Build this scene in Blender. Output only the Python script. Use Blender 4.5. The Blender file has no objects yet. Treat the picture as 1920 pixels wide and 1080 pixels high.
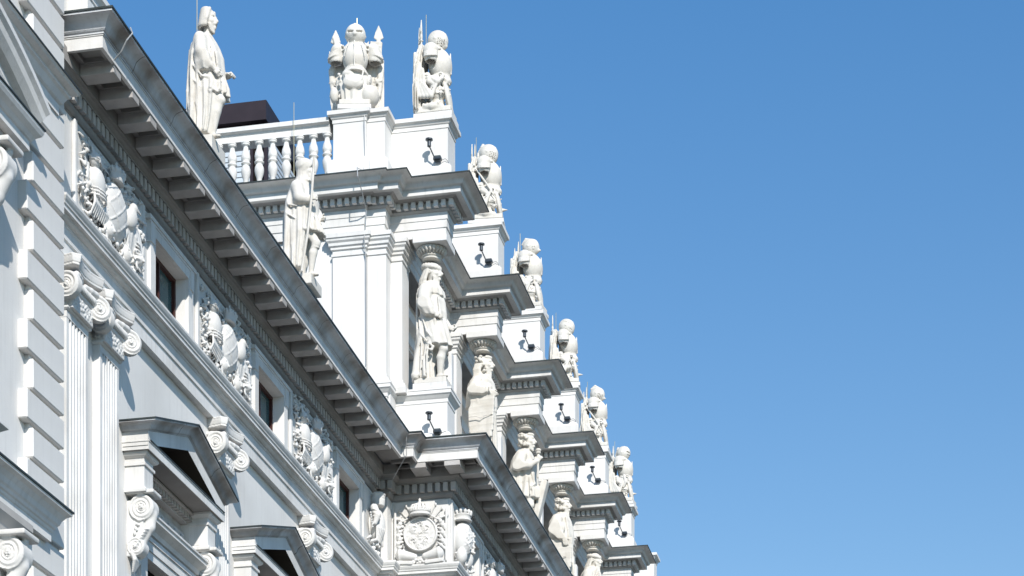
import bpy, bmesh, math, random
import numpy as np
from mathutils import Vector, Matrix
# ------------------------------------------------------------------ scene, camera, light
S = bpy.context.scene
COL = S.collection
R = math.radians
TH = math.atan(897/4178.)
cam = bpy.data.objects.new('camera', bpy.data.cameras.new('camera'))
COL.objects.link(cam)
cam.location = (0, 0, 0)                    # eye height; the street lies 1.6 m below
cam.rotation_euler = (R(90), 0, TH)
cam.data.sensor_width = 36
cam.data.lens = 36*4178/1920.
cam.data.shift_y = (2374-540)/1920.
cam.data.clip_start = 0.5
cam.data.clip_end = 5000
S.camera = cam
SUN = Vector((0.53, -1.0, 0.77)).normalized()      # towards the sun
elev = math.asin(SUN.z); azim = math.atan2(SUN.x, SUN.y)
w = bpy.data.worlds.new('World'); S.world = w; w.use_nodes = True
nt = w.node_tree; nt.nodes.clear()
sky = nt.nodes.new('ShaderNodeTexSky'); sky.sky_type = 'NISHITA'; sky.sun_disc = False
sky.sun_elevation = elev; sky.sun_rotation = azim
sky.altitude = 200; sky.air_density = 1.0; sky.dust_density = 0.0; sky.ozone_density = 3.0
bg = nt.nodes.new('ShaderNodeBackground'); bg.inputs['Strength'].default_value = 0.122
ow = nt.nodes.new('ShaderNodeOutputWorld')
# clear summer air: the zenith a deeper blue than the horizon (by world direction)
wtc = nt.nodes.new('ShaderNodeTexCoord'); wse = nt.nodes.new('ShaderNodeSeparateXYZ')
nt.links.new(wtc.outputs['Generated'], wse.inputs[0])
wra = nt.nodes.new('ShaderNodeValToRGB')
wra.color_ramp.elements[0].position = .25; wra.color_ramp.elements[0].color = (1.0, 1.10, 1.05, 1)
wra.color_ramp.elements[1].position = .56; wra.color_ramp.elements[1].color = (.54, 1.06, 1.31, 1)
e3 = wra.color_ramp.elements.new(.80); e3.color = (.92, 1.04, 1.12, 1)
nt.links.new(wse.outputs['Z'], wra.inputs[0])
wmx = nt.nodes.new('ShaderNodeMix'); wmx.data_type = 'RGBA'; wmx.blend_type = 'MULTIPLY'; wmx.inputs[0].default_value = 1
nt.links.new(sky.outputs[0], wmx.inputs[6]); nt.links.new(wra.outputs[0], wmx.inputs[7])
nt.links.new(wmx.outputs[2], bg.inputs[0]); nt.links.new(bg.outputs[0], ow.inputs[0])
sl = bpy.data.lights.new('sun', 'SUN'); sl.energy = 4.4; sl.angle = R(0.5); sl.color = (1.0, 0.955, 0.9)
so = bpy.data.objects.new('sun', sl); COL.objects.link(so)
so.rotation_euler = SUN.to_track_quat('Z', 'Y').to_euler(); so.location = (10, -20, 40)
S.view_settings.view_transform = 'Standard'; S.view_settings.look = 'None'
S.view_settings.exposure = 0.18; S.view_settings.gamma = 1.0
S.cycles.diffuse_bounces = 2
S.render.resolution_x = 1024; S.render.resolution_y = 576

# ------------------------------------------------------------------ materials
def mat(name, rgb, rough=0.8, var=0.06, scale=3.0, bump=0.0, bscale=60, metal=0.0, spec=0.3, tint=None, tscale=0.8, tamt=0.0, streak=0.0, joints=0):
    m = bpy.data.materials.new(name); m.use_nodes = True
    n = m.node_tree; b = n.nodes['Principled BSDF']
    b.inputs['Roughness'].default_value = rough; b.inputs['Metallic'].default_value = metal
    b.inputs['Specular IOR Level'].default_value = spec
    tc = n.nodes.new('ShaderNodeTexCoord')
    nz = n.nodes.new('ShaderNodeTexNoise'); nz.inputs['Scale'].default_value = scale; nz.inputs['Detail'].default_value = 8
    n.links.new(tc.outputs['Object'], nz.inputs['Vector'])
    mr = n.nodes.new('ShaderNodeMapRange'); mr.inputs[1].default_value = .3; mr.inputs[2].default_value = .7
    mr.inputs[3].default_value = 1-var; mr.inputs[4].default_value = 1+var
    n.links.new(nz.outputs[0], mr.inputs[0])
    mx = n.nodes.new('ShaderNodeMix'); mx.data_type = 'RGBA'; mx.blend_type = 'MULTIPLY'; mx.inputs[0].default_value = 1
    mx.inputs[6].default_value = (*rgb, 1)
    n.links.new(mr.outputs[0], mx.inputs[7]); out = mx.outputs[2]
    if tint:
        nz2 = n.nodes.new('ShaderNodeTexNoise'); nz2.inputs['Scale'].default_value = tscale; nz2.inputs['Detail'].default_value = 5
        n.links.new(tc.outputs['Object'], nz2.inputs['Vector'])
        r2 = n.nodes.new('ShaderNodeMapRange'); r2.inputs[1].default_value = .45; r2.inputs[2].default_value = .68; r2.inputs[4].default_value = tamt
        n.links.new(nz2.outputs[0], r2.inputs[0])
        m2 = n.nodes.new('ShaderNodeMix'); m2.data_type = 'RGBA'
        n.links.new(r2.outputs[0], m2.inputs[0]); n.links.new(out, m2.inputs[6]); m2.inputs[7].default_value = (*tint, 1)
        out = m2.outputs[2]
    if streak:
        mp = n.nodes.new('ShaderNodeMapping'); mp.inputs['Scale'].default_value = (7, 7, .5)
        n.links.new(tc.outputs['Object'], mp.inputs[0])
        nz3 = n.nodes.new('ShaderNodeTexNoise'); nz3.inputs['Scale'].default_value = 2.2; nz3.inputs['Detail'].default_value = 4
        n.links.new(mp.outputs[0], nz3.inputs['Vector'])
        r3 = n.nodes.new('ShaderNodeMapRange'); r3.inputs[1].default_value = .52; r3.inputs[2].default_value = .75; r3.inputs[4].default_value = streak
        n.links.new(nz3.outputs[0], r3.inputs[0])
        m3 = n.nodes.new('ShaderNodeMix'); m3.data_type = 'RGBA'
        n.links.new(r3.outputs[0], m3.inputs[0]); n.links.new(out, m3.inputs[6]); m3.inputs[7].default_value = (rgb[0]*.62, rgb[1]*.62, rgb[2]*.6, 1)
        out = m3.outputs[2]
    if joints:          # masonry joints every so many metres along the cornice
        sp = n.nodes.new('ShaderNodeSeparateXYZ'); n.links.new(tc.outputs['Object'], sp.inputs[0])
        ad = n.nodes.new('ShaderNodeMath'); ad.operation = 'MULTIPLY_ADD'; ad.inputs[1].default_value = 1/joints; n.links.new(sp.outputs['Y'], ad.inputs[0])
        dn = n.nodes.new('ShaderNodeTexNoise'); dn.inputs['Scale'].default_value = 5; n.links.new(tc.outputs['Object'], dn.inputs['Vector'])
        dm_ = n.nodes.new('ShaderNodeMath'); dm_.operation = 'MULTIPLY'; dm_.inputs[1].default_value = .09; n.links.new(dn.outputs[0], dm_.inputs[0]); n.links.new(dm_.outputs[0], ad.inputs[2])
        fr_ = n.nodes.new('ShaderNodeMath'); fr_.operation = 'FRACT'; n.links.new(ad.outputs[0], fr_.inputs[0])
        lt = n.nodes.new('ShaderNodeMath'); lt.operation = 'LESS_THAN'; lt.inputs[1].default_value = .012/joints; n.links.new(fr_.outputs[0], lt.inputs[0])
        m4 = n.nodes.new('ShaderNodeMix'); m4.data_type = 'RGBA'; n.links.new(lt.outputs[0], m4.inputs[0]); n.links.new(out, m4.inputs[6]); m4.inputs[7].default_value = (.16, .155, .15, 1); out = m4.outputs[2]
    n.links.new(out, b.inputs['Base Color'])
    if bump:
        nb = n.nodes.new('ShaderNodeTexNoise'); nb.inputs['Scale'].default_value = bscale; nb.inputs['Detail'].default_value = 6
        n.links.new(tc.outputs['Object'], nb.inputs['Vector'])
        bp = n.nodes.new('ShaderNodeBump'); bp.inputs['Strength'].default_value = bump; bp.inputs['Distance'].default_value = .02
        n.links.new(nb.outputs[0], bp.inputs['Height']); n.links.new(bp.outputs[0], b.inputs['Normal'])
    return m
M_wall = mat('painted_plaster', (.765, .75, .72), .75, .05, 1.1, .10, 70, tint=(.57, .55, .52), tscale=.8, tamt=.36, streak=.20)
M_trim = mat('painted_stucco_trim', (.74, .73, .705), .75, .06, 2.2, .12, 60, tint=(.42, .39, .35), tscale=1.6, tamt=.34, streak=.36)
M_corn = mat('weathered_cornice', (.60, .61, .62), .8, .12, 2.0, .2, 50, tint=(.22, .185, .155), tscale=1.7, tamt=.85, streak=.35, joints=1.26)
M_soff = mat('shade_toned_soffit_stucco', (.33, .315, .30), .9, .10, 2.5, .2, 50, tint=(.20, .18, .16), tscale=1.2, tamt=.5, spec=.1)  # cornice undersides: their shade is put into a darker stucco colour
M_orn2 = mat('shade_toned_carved_stone', (.52, .515, .50), .85, .08, 5, .08, 60, tint=(.30, .27, .23), tscale=3, tamt=.5)  # darker copy of the carved stone, shade of the pediment frieze painted in
M_soff2 = mat('beam_soffit_stucco', (.46, .445, .425), .9, .10, 2.5, .06, 50, tint=(.30, .27, .24), tscale=1.2, tamt=.5, spec=.1)  # shade under the beams mixed into the stucco colour
M_mod = mat('shade_toned_modillion_stucco', (.50, .48, .46), .9, .08, 4, .2, 50, tint=(.30, .27, .24), tscale=2.5, tamt=.5, spec=.1)  # modillions and dentils coloured darker to stand in for their deep shade
M_orn = mat('carved_stone', (.69, .68, .655), .8, .05, 5, .08, 60, tint=(.45, .41, .35), tscale=3, tamt=.22)
M_stat = mat('statue_limestone', (.70, .67, .61), .8, .07, 6, .12, 60, tint=(.46, .41, .33), tscale=3.2, tamt=.42, streak=.32)
M_zinc = mat('dark_zinc_flashing', (.045, .055, .055), .5, .25, 6, metal=.3)
M_shade = mat('shade_black_soffit', (.10, .085, .07), 1, .15, 3, spec=0)  # near-black paint standing in for the deep shade under the raking cornice
M_iron = mat('dark_grey_lamp_metal', (.065, .075, .085), .35, .15, 9, metal=.5, spec=.6)
M_glassl = mat('lamp_glass', (.30, .36, .37), .1, .05, 5, spec=.8)
M_wire = mat('lightning_wire', (.42, .43, .43), .45, .05, 5, metal=.4)
M_rod = mat('lightning_rod_brass', (.55, .50, .32), .4, .05, 5, metal=.5)
M_glass = mat('window_glass', (.055, .11, .115), .04, .15, 2, spec=1.0)
M_wood = mat('brown_window_wood', (.060, .022, .018), .5, .2, 12)
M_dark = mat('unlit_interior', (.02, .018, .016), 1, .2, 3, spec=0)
M_fascia = mat('dark_brown_metal_cladding', (.030, .021, .026), .5, .15, 3, metal=.1, spec=.3)
M_louvre = mat('pale_metal_louvre', (.62, .66, .68), .4, .04, 3, metal=.2)
M_blue = mat('dark_louvre', (.04, .055, .09), .4, .1, 3, metal=.3)
M_asph = mat('asphalt', (.07, .065, .06), .9, .2, 1.0, .2, 30)
M_roof = mat('grey_sheet_roof', (.20, .21, .21), .5, .1, 1.0, metal=.2)

# ------------------------------------------------------------------ mesh helpers
class MB:
    def __init__(s): s.v = []; s.f = []; s.smooth = False
    def add(s, vs, fs):
        o = len(s.v); s.v += [tuple(p) for p in vs]; s.f += [tuple(i+o for i in f) for f in fs]
    def box(s, x0, x1, y0, y1, z0, z1):
        vs = [(x, y, z) for x in (x0, x1) for y in (y0, y1) for z in (z0, z1)]
        s.add(vs, [(0, 1, 3, 2), (4, 6, 7, 5), (0, 4, 5, 1), (2, 3, 7, 6), (0, 2, 6, 4), (1, 5, 7, 3)])
    def cham(s, x0, x1, y0, y1, z0, z1, c=.01):
        if x0 > x1: x0, x1 = x1, x0
        bm = bmesh.new(); bmesh.ops.create_cube(bm, size=1)
        for v in bm.verts:
            v.co = Vector((x0+(v.co.x+.5)*(x1-x0), y0+(v.co.y+.5)*(y1-y0), z0+(v.co.z+.5)*(z1-z0)))
        bmesh.ops.bevel(bm, geom=list(bm.edges), offset=c, segments=1, affect='EDGES')
        bm.verts.ensure_lookup_table()
        s.add([v.co.copy() for v in bm.verts], [[v.index for v in f.verts] for f in bm.faces]); bm.free()
    def sweep(s, path, prof, closed=False, caps=True):
        n = len(path); dirs = []
        segs = n if closed else n-1
        for i in range(segs):
            a = path[i]; b = path[(i+1) % n]; l = math.hypot(b[0]-a[0], b[1]-a[1])
            dirs.append(((b[1]-a[1])/l, -(b[0]-a[0])/l))
        mit = []
        for i in range(n):
            if closed: n0, n1 = dirs[i-1], dirs[i]
            else: n0, n1 = dirs[max(0, i-1)], dirs[min(segs-1, i)]
            d = 1+n0[0]*n1[0]+n0[1]*n1[1]
            mit.append(((n0[0]+n1[0])/d, (n0[1]+n1[1])/d))
        vs = []; m = len(prof)
        for i in range(n):
            for (o, z) in prof: vs.append((path[i][0]+mit[i][0]*o, path[i][1]+mit[i][1]*o, z))
        fs = []
        for i in range(segs):
            a = i*m; b = ((i+1) % n)*m
            for j in range(m-1): fs.append((a+j, b+j, b+j+1, a+j+1))
        if caps and not closed:
            fs.append(tuple(range(m-1, -1, -1))); fs.append(tuple(range((n-1)*m, n*m)))
        s.add(vs, fs)
    def lathe(s, cx, cy, prof, n=20, cap=True):
        vs = []; m = len(prof)
        for i in range(n):
            a = 2*math.pi*i/n
            for (r, z) in prof: vs.append((cx+r*math.cos(a), cy+r*math.sin(a), z))
        fs = []
        for i in range(n):
            a = i*m; b = ((i+1) % n)*m
            for j in range(m-1): fs.append((a+j, b+j, b+j+1, a+j+1))
        if cap: fs.append(tuple(i*m for i in range(n-1, -1, -1))); fs.append(tuple(i*m+m-1 for i in range(n)))
        s.add(vs, fs)
    def tube(s, pts, r, n=8, r1=None):
        pts = [Vector(p) for p in pts]; k = len(pts); vs = []
        up = Vector((.123, .3, .94))
        for i, p in enumerate(pts):
            d = (pts[min(i+1, k-1)]-pts[max(i-1, 0)]).normalized()
            a = d.cross(up).normalized(); b = d.cross(a)
            rr = r if r1 is None else r+(r1-r)*i/(k-1)
            for j in range(n):
                t = 2*math.pi*j/n; vs.append(p+a*rr*math.cos(t)+b*rr*math.sin(t))
        fs = [(i*n+j, i*n+(j+1) % n, (i+1)*n+(j+1) % n, (i+1)*n+j) for i in range(k-1) for j in range(n)]
        fs += [tuple(range(n-1, -1, -1)), tuple(range((k-1)*n, k*n))]
        s.add(vs, fs)
    def prism_yz(s, pts, x0, x1):       # polygon in the YZ plane, extruded along X
        k = len(pts)
        vs = [(x0, y, z) for y, z in pts]+[(x1, y, z) for y, z in pts]
        fs = [tuple(range(k-1, -1, -1)), tuple(range(k, 2*k))]+[(i, (i+1) % k, k+(i+1) % k, k+i) for i in range(k)]
        s.add(vs, fs)
    def wall_x(s, X, y0, y1, z0, z1, ops, depth):     # a wall facing +X with real openings and reveals
        ys = sorted({y0, y1, *[o[0] for o in ops], *[o[1] for o in ops]}); zs = sorted({z0, z1, *[o[2] for o in ops], *[o[3] for o in ops]})
        for i in range(len(ys)-1):
            for j in range(len(zs)-1):
                cy = (ys[i]+ys[i+1])/2; cz = (zs[j]+zs[j+1])/2
                if any(o[0] < cy < o[1] and o[2] < cz < o[3] for o in ops): continue
                s.add([(X, ys[i], zs[j]), (X, ys[i+1], zs[j]), (X, ys[i+1], zs[j+1]), (X, ys[i], zs[j+1])], [(0, 1, 2, 3)])
        for a, b, c, d in ops:
            x = X-depth
            s.add([(X, a, c), (X, b, c), (X, b, d), (X, a, d), (x, a, c), (x, b, c), (x, b, d), (x, a, d)],
                  [(0, 4, 5, 1), (1, 5, 6, 2), (2, 6, 7, 3), (3, 7, 4, 0)])
    def build(s, name, m, parent=None, smooth=False, fix=True):
        me = bpy.data.meshes.new(name); me.from_pydata(s.v, [], s.f)
        if fix:
            bm = bmesh.new(); bm.from_mesh(me); bmesh.ops.recalc_face_normals(bm, faces=bm.faces); bm.to_mesh(me); bm.free()
        me.materials.append(m)
        if smooth:
            me.polygons.foreach_set('use_smooth', [True]*len(me.polygons))
        o = bpy.data.objects.new(name, me); COL.objects.link(o)
        if smooth == 'auto': pass
        if parent: o.parent = parent; o.matrix_parent_inverse = Matrix.Identity(4)
        return o
def tag(o, label=None, cat=None, group=None, kind=None):
    if label: o['label'] = label
    if cat: o['category'] = cat
    if group: o['group'] = group
    if kind: o['kind'] = kind
    return o
def empty(name, loc, label, cat, group=None):
    o = bpy.data.objects.new(name, None); COL.objects.link(o); o.location = loc; o.empty_display_size = .3
    return tag(o, label, cat, group)
def copy_part(o, parent, off=(0, 0, 0)):
    c = o.copy(); COL.objects.link(c); c.parent = parent; c.location = Vector(o.location)+Vector(off)
    return c

# ------------------------------------------------------------------ ground
g = MB(); g.add([(-3000, -3000, -1.6), (3000, -3000, -1.6), (3000, 3000, -1.6), (-3000, 3000, -1.6)], [(0, 1, 2, 3)])
tag(g.build('ground', M_asph), kind='structure')

# ------------------------------------------------------------------ the palace
palace = empty('palace', (0, 0, 0), 'white neo-renaissance palace with stepped cornices, fluted pilasters and a portico of projecting piers', 'building')
P = palace
XW, XF, XP = -10.80, -10.72, -10.70      # lower wall, frieze, pilaster face
XR, YR = -9.42, 38.64                    # projecting centre block
XS, YS = -10.50, 38.33                   # narrow strip in the re-entrant corner
Y_END = 66.0
PT = 4.2
WC = [28.12+PT*i for i in range(3)]      # window axes of the wing
low = [(-10.72, 24.9), (XS-.22, 24.9)]
wing = [(XF, 23.6), (XF, YS), (XS, YS), (XS, YR), (XR, YR), (XR, Y_END)]
body = [(-24, 24.94), (XF, 24.94), (XF, YS), (XS, YS), (XS, YR), (XR, YR), (XR, Y_END)]
# walls
ops_fr = [(c-.61, c+.61, 12.50, 13.44) for c in WC]
LW = [28.1+PT*i for i in range(3)]
ops_lo = [(c-.72, c+.72, 6.6, 9.22) for c in LW]+[(c-1.015, c+1.015, 9.60, 10.36) for c in LW]
ped_ops = []
m = MB()
m.wall_x(XF, 24.3, YS, 12.3, 13.80, ops_fr, .19)
m.add([(XF, 24.3, 12.3), (-24, 24.3, 12.3), (-24, 24.3, 13.8), (XF, 24.3, 13.8)], [(0, 1, 2, 3)])
m.build('wall', M_wall, P, fix=False)
m = MB(); m.wall_x(XW, 24.3, YS, -1.6, 12.1, ops_lo, .17)
m.build('wall', M_wall, P, fix=False)
FR = [40.1+PT*i for i in range(7)]
m = MB()
m.wall_x(XR, YR, Y_END, -1.6, 13.80, [(c-.61, c+.61, 12.50, 13.44) for c in FR], .19)
m.add([(XR, YR, -1.6), (XS, YR, -1.6), (XS, YR, 13.8), (XR, YR, 13.8)], [(0, 1, 2, 3)])
m.add([(XS, YR, -1.6), (XS, YS, -1.6), (XS, YS, 13.8), (XS, YR, 13.8)], [(0, 1, 2, 3)])
m.add([(XS, YS, -1.6), (-11, YS, -1.6), (-11, YS, 13.8), (XS, YS, 13.8)], [(0, 1, 2, 3)])
m.build('wall', M_wall, P, fix=False)
# roof slabs
m = MB(); m.box(-24, -10.2, 24.5, YR+.2, 14.30, 14.47); m.box(-24, -8.9, YR+.2, Y_END, 14.30, 14.47); m.build('roof', M_roof, P)

def sw(name, path, prof, mt, caps=True, smooth=False):
    mm = MB(); mm.sweep(path, prof, caps=caps); return mm.build(name, mt, P, fix=False)
# architrave and string course under the frieze
apath = [(-12, 24.55), (XF-.01, 24.55), (XF-.01, YS), (XS, YS), (XS, YR), (XR, YR), (XR, Y_END)]
apath = [(XW-.6, 24.47), (XF, 24.47), (XF, YS), (XS, YS), (XS, YR), (XR, YR), (XR, Y_END)]
sw('architrave', apath, [(-.3, 11.955), (.02, 11.955), (.02, 12.12), (.04, 12.13), (.04, 12.27), (.055, 12.28), (.055, 12.30), (0, 12.30)], M_trim)
arc = [(.05+.07*math.sin(t), 12.30+.05*(1-math.cos(t))) for t in [0, .5, 1.0, 1.57]]
sw('string_course', apath, [(-.05, 12.302)]+arc+[(.16, 12.35), (.16, 12.395), (.175, 12.40), (.18, 12.42), (.195, 12.44), (.21, 12.47), (.21, 12.50), (0, 12.53), (-.3, 12.53)], M_trim)
# bed mouldings, dentils
bpath = [(XF, 24.0), (XF, YS), (XS, YS), (XS, YR), (XR, YR), (XR, Y_END)]
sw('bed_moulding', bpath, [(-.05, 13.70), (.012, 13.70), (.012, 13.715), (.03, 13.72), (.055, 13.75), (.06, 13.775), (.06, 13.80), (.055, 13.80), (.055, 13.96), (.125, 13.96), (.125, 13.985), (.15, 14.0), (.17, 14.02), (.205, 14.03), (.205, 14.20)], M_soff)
def dentils(path, out0, out1, z0, z1, pitch, wd, name='dentil_course'):
    mm = MB()
    for i in range(len(path)-1):
        a = Vector(path[i]); b = Vector(path[i+1]); L = (b-a).length; d = (b-a)/L; nrm = Vector((d.y, -d.x))
        # outer corner lengths: extend to the dentil face where the corner is convex
        prev = Vector(path[i-1]) if i > 0 else None; nxt = Vector(path[i+2]) if i+2 < len(path) else None
        s0 = 0; s1 = L
        if prev is not None:
            cr = (a-prev).x*d.y-(a-prev).y*d.x
            s0 = -out1 if cr > 0 else out1
        if nxt is not None:
            e = nxt-b; cr = d.x*e.y-d.y*e.x
            s1 = L+out1 if cr > 0 else L-out1
        if s1-s0 < wd: continue
        k = max(1, round((s1-s0-wd)/pitch)); pp = (s1-s0-wd)/k
        for j in range(1 if (prev is not None and s0 < 0) else 0, k+1):
            t = s0+j*pp
            p0 = a+d*t+nrm*out0; p1 = a+d*(t+wd)+nrm*out1
            mm.box(min(p0.x, p1.x), max(p0.x, p1.x), min(p0.y, p1.y), max(p0.y, p1.y), z0, z1)
    return mm
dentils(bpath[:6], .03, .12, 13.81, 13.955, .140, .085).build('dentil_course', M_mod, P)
# corona and cyma (the great main cornice)
cpath = [(-12.5, 24.94), (XF, 24.94), (XF, YS), (XS, YS), (XS, YR), (XR, YR), (XR, Y_END)]
sw('corona', cpath, [(.60, 14.235), (.60, 14.15), (.645, 14.15), (.645, 14.285), (.655, 14.29), (.655, 14.305)], M_trim)
S_CU0 = [(0, 0), (.10, .05), (.19, .16), (.26, .32), (.33, .50), (.42, .66), (.55, .80), (.72, .91), (.88, .97), (1, 1)]
cy = [(.665+.155*a, 14.325+.135*b) for a, b in S_CU0]
sw('cornice_cyma', cpath, [(.655, 14.305), (.665, 14.305), (.665, 14.325)]+cy+[(.835, 14.46), (.835, 14.482)], M_corn)
sw('flashing', cpath, [(.80, 14.4825), (.850, 14.4825), (.850, 14.505), (.0, 14.53), (-.6, 14.53)], M_zinc)
# coffered soffit: frames hung below a recessed slab
def slab_run(mm, axis, fixed0, fixed1, t0, t1, z0, z1):
    if axis == 'y': mm.box(fixed0, fixed1, t0, t1, z0, z1)
    else: mm.box(t0, t1, fixed0, fixed1, z0, z1)
m = MB()
m.box(XF+.2, XF+.62, 24.32, YS-.62+.0, 14.235, 14.26)
m.box(XR+.2, XR+.62, YR-.6, Y_END, 14.235, 14.26)
m.box(XS+.2, XR+.2, YR-.62, YR-.0, 14.235, 14.26)
m.box(XF+.2, XS+.60, YS-.62, YS+.3, 14.235, 14.26)
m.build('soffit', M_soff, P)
fr = MB()
def frames_y(X0, X1, mods, wd, gap_first=None):   # coffer frames between modillions along Y
    for a, b in zip(mods[:-1], mods[1:]):
        y0, y1 = a+wd, b
        if a > mods[0]: fr.box(X0, X1, a-.0, a+wd, 14.185, 14.2345)
        fr.box(X0, X0+.07, y0, y1, 14.185, 14.2345); fr.box(X1-.06, X1, y0, y1, 14.185, 14.2345)
        fr.box(X0+.07, X1-.06, y0, y0+.035, 14.185, 14.2345); fr.box(X0+.07, X1-.06, y1-.035, y1, 14.185, 14.2345)
MW = .22
modw = [24.66+.58*i for i in range(0, 22)]
modr = [38.49+.605*i for i in range(0, 45)]
frames_y(XF+.206, XF+.598, [24.37-.22]+modw+[37.45], MW)
fr.build('coffer_frame', M_soff, P); fr = MB()
frames_y(XR+.206, XR+.598, [38.07-.22]+modr, MW)
frX = [(-10.62+.0, -10.36), (-9.98, -9.70)]
for a, b in ((-9.70, -9.19), (-9.19+.0, -8.83)):
    pass
YF = YR-.60
for a, b in ((-10.36, -10.02), (-9.70, -9.40), (-9.13, -8.85)):
    x0, x1 = a, b
    fr.box(x0, x1, YF, YF+.06, 14.185, 14.2345); fr.box(x0, x1, YR-.32, YR-.256, 14.185, 14.2345)
    fr.box(x0, x0+.04, YF+.06, YR-.32, 14.185, 14.2345); fr.box(x1-.04, x1, YF+.06, YR-.32, 14.185, 14.2345)
for a, b in ((-10.02, -9.70), (-9.40, -9.13)): fr.box(a, b, YF, YR-.256, 14.185, 14.2345)
fr.build('coffer_frame', M_soff, P)
def modillion(x0, x1, y0, y1):
    mm = MB(); mm.cham(x0, x1, y0, y1, 14.055, 14.235, .006); return mm
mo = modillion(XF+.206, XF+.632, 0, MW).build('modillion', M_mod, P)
mo.location.y = modw[0]
for y in modw[1:]: copy_part(mo, P, (0, y-modw[0], 0))
mr_ = modillion(XR+.206, XR+.632, 0, MW).build('modillion', M_mod, P); mr_.location.y = modr[0]
for y in modr[1:24]: copy_part(mr_, P, (0, y-modr[0], 0))
for a, b in ((-10.00, -9.72), (-9.38, -9.10)):
    mm = modillion(a, b, YR-.632, YR-.206); mm.build('modillion', M_mod, P)

# ------------------------------------------------------------------ attic storey of the centre block
XA = -10.54                                  # facade line of the upper entablature
PX, PY0, PD = -9.57, 39.03, .50
NP = 7
upath = [(-24, 38.62), (-10.99, 38.62), (-10.99, 38.69), (-10.63, 38.69), (-10.63, 39.03)]
def pier_path(start, PX=PX, y0=PY0, pd=PD, XA=XA):
    p = list(start)
    for k in range(NP):
        a = y0+PT*k
        if k > 0: p.append((XA, a))
        p += [(PX, a), (PX, a+pd), (XA, a+pd)]
    p.append((XA, Y_END)); return p
up = pier_path(upath)
sw('architrave', up, [(-.05, 18.59), (-.03, 18.59), (-.03, 18.742), (-.013, 18.748), (-.013, 18.882), (.0, 18.888), (.0, 19.02)], M_trim)
sw('bed_moulding', up, [(0, 19.02), (.02, 19.022), (.05, 19.05), (.05, 19.062), (.045, 19.062), (.045, 19.185), (.15, 19.185), (.17, 19.20), (.19, 19.205), (.20, 19.21)], M_soff2)  # darker stucco paints shade into the gaps between the dentils
dm_ = dentils(up[:34], .03, .135, 19.07, 19.182, .135, .080); dm_.sweep(up[:34], [(-.02, 19.075), (.048, 19.075), (.048, 19.178), (-.02, 19.178)]); dm_.build('dentil_course', M_trim, P)
sw('corona', up, [(.19, 19.212), (.29, 19.21), (.29, 19.20), (.315, 19.20), (.315, 19.30), (.325, 19.303), (.325, 19.31)], M_trim)
S_CUR = [(0, 0), (.13, .05), (.22, .16), (.27, .32), (.31, .50), (.37, .66), (.48, .80), (.66, .91), (.85, .97), (1, 1)]   # bulging below, hollow above
cy2 = [(.335+.17*a, 19.313+.107*b) for a, b in S_CUR]
sw('cornice_cyma', up, [(.325, 19.31), (.335, 19.31)]+cy2+[(.525, 19.425)], M_trim)
sw('flashing', up, [(.50, 19.4252), (.54, 19.4252), (.54, 19.448), (.1, 19.46), (-.5, 19.46)], M_zinc)
for k in range(NP):
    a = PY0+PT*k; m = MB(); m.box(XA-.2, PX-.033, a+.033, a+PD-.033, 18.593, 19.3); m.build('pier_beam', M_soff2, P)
m = MB(); m.box(-24, -11.3, 38.7, Y_END, 19.2, 19.44); m.box(-11.3, XA, 39.1, Y_END, 19.2, 19.44); m.build('roof', M_roof, P)
# facade beam soffit + recessed wall with windows and anta pilasters
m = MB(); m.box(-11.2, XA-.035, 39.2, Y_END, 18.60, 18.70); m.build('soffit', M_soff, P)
m = MB(); m.wall_x(-10.98, 38.72, Y_END, 14.4, 18.65, [(39.28+1.3+PT*k, 39.28+2.9+PT*k, 15.9, 17.7) for k in range(6)], .3)
m.add([(-10.98, 38.72, 14.4), (-24, 38.72, 14.4), (-24, 38.72, 18.65), (-10.98, 38.72, 18.65)], [(0, 1, 2, 3)])
m.build('wall', M_wall, P, fix=False)
for k in range(6):
    c = 39.28+2.1+PT*k
    m = MB(); m.box(-11.3, -11.2, c-.8, c+.8, 15.9, 17.7); wn = m.build('window', M_glass, P)
    f = MB()
    for a, b, c0, d0 in ((c-.8, c-.72, 15.9, 17.7), (c+.72, c+.8, 15.9, 17.7), (c-.72, c+.72, 17.6, 17.7), (c-.72, c+.72, 16.7, 16.77), (c-.04, c+.04, 15.9, 16.7)):
        f.box(-11.2, -11.14, a, b, c0, d0)
    f.build('window_frame', M_wood, wn)
    m = MB(); m.sweep([(-11.05, c-1.15), (-10.98, c-1.15), (-10.98, c+1.15), (-11.05, c+1.15)], [(-.02, 17.75), (.05, 17.75), (.06, 17.95), (.2, 18.0), (.24, 18.1), (-.02, 18.12)]); m.build('window_cornice', M_trim, P, fix=False)
def pil_cap(path, z1, z0, name='capital', mt=None):
    h = z1-z0
    return sw(name, path, [(0, z0), (.02, z0+.01), (.02, z0+.13*h), (.0, z0+.16*h), (.0, z0+.30*h), (.03, z0+.33*h), (.03, z0+.42*h), (.06, z0+.48*h), (.065, z0+.60*h), (.095, z0+.68*h), (.10, z0+.78*h), (.12, z0+.80*h), (.12, z1-.003), (-.02, z1-.002)], mt or M_trim)
pp = [(-11.61, 38.75), (-11.61, 38.65), (-10.99, 38.65), (-10.99, 38.72), (-10.63, 38.72), (-10.63, 39.05), (-10.42, 39.05), (-10.42, 39.52), (-11.0, 39.52)]
m = MB(); m.sweep(pp, [(0, 16.04), (0, 18.205)], caps=False); m.build('pilaster', M_wall, P, fix=False)
pil_cap(pp, 18.59, 18.20)
pbase = lambda z: [(0, z+.26), (.03, z+.24), (.03, z+.20), (.06, z+.18), (.07, z+.13), (.09, z+.12), (.09, z), (-.05, z)][::-1]
sw('pilaster_base', pp, pbase(15.79), M_trim)
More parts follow.
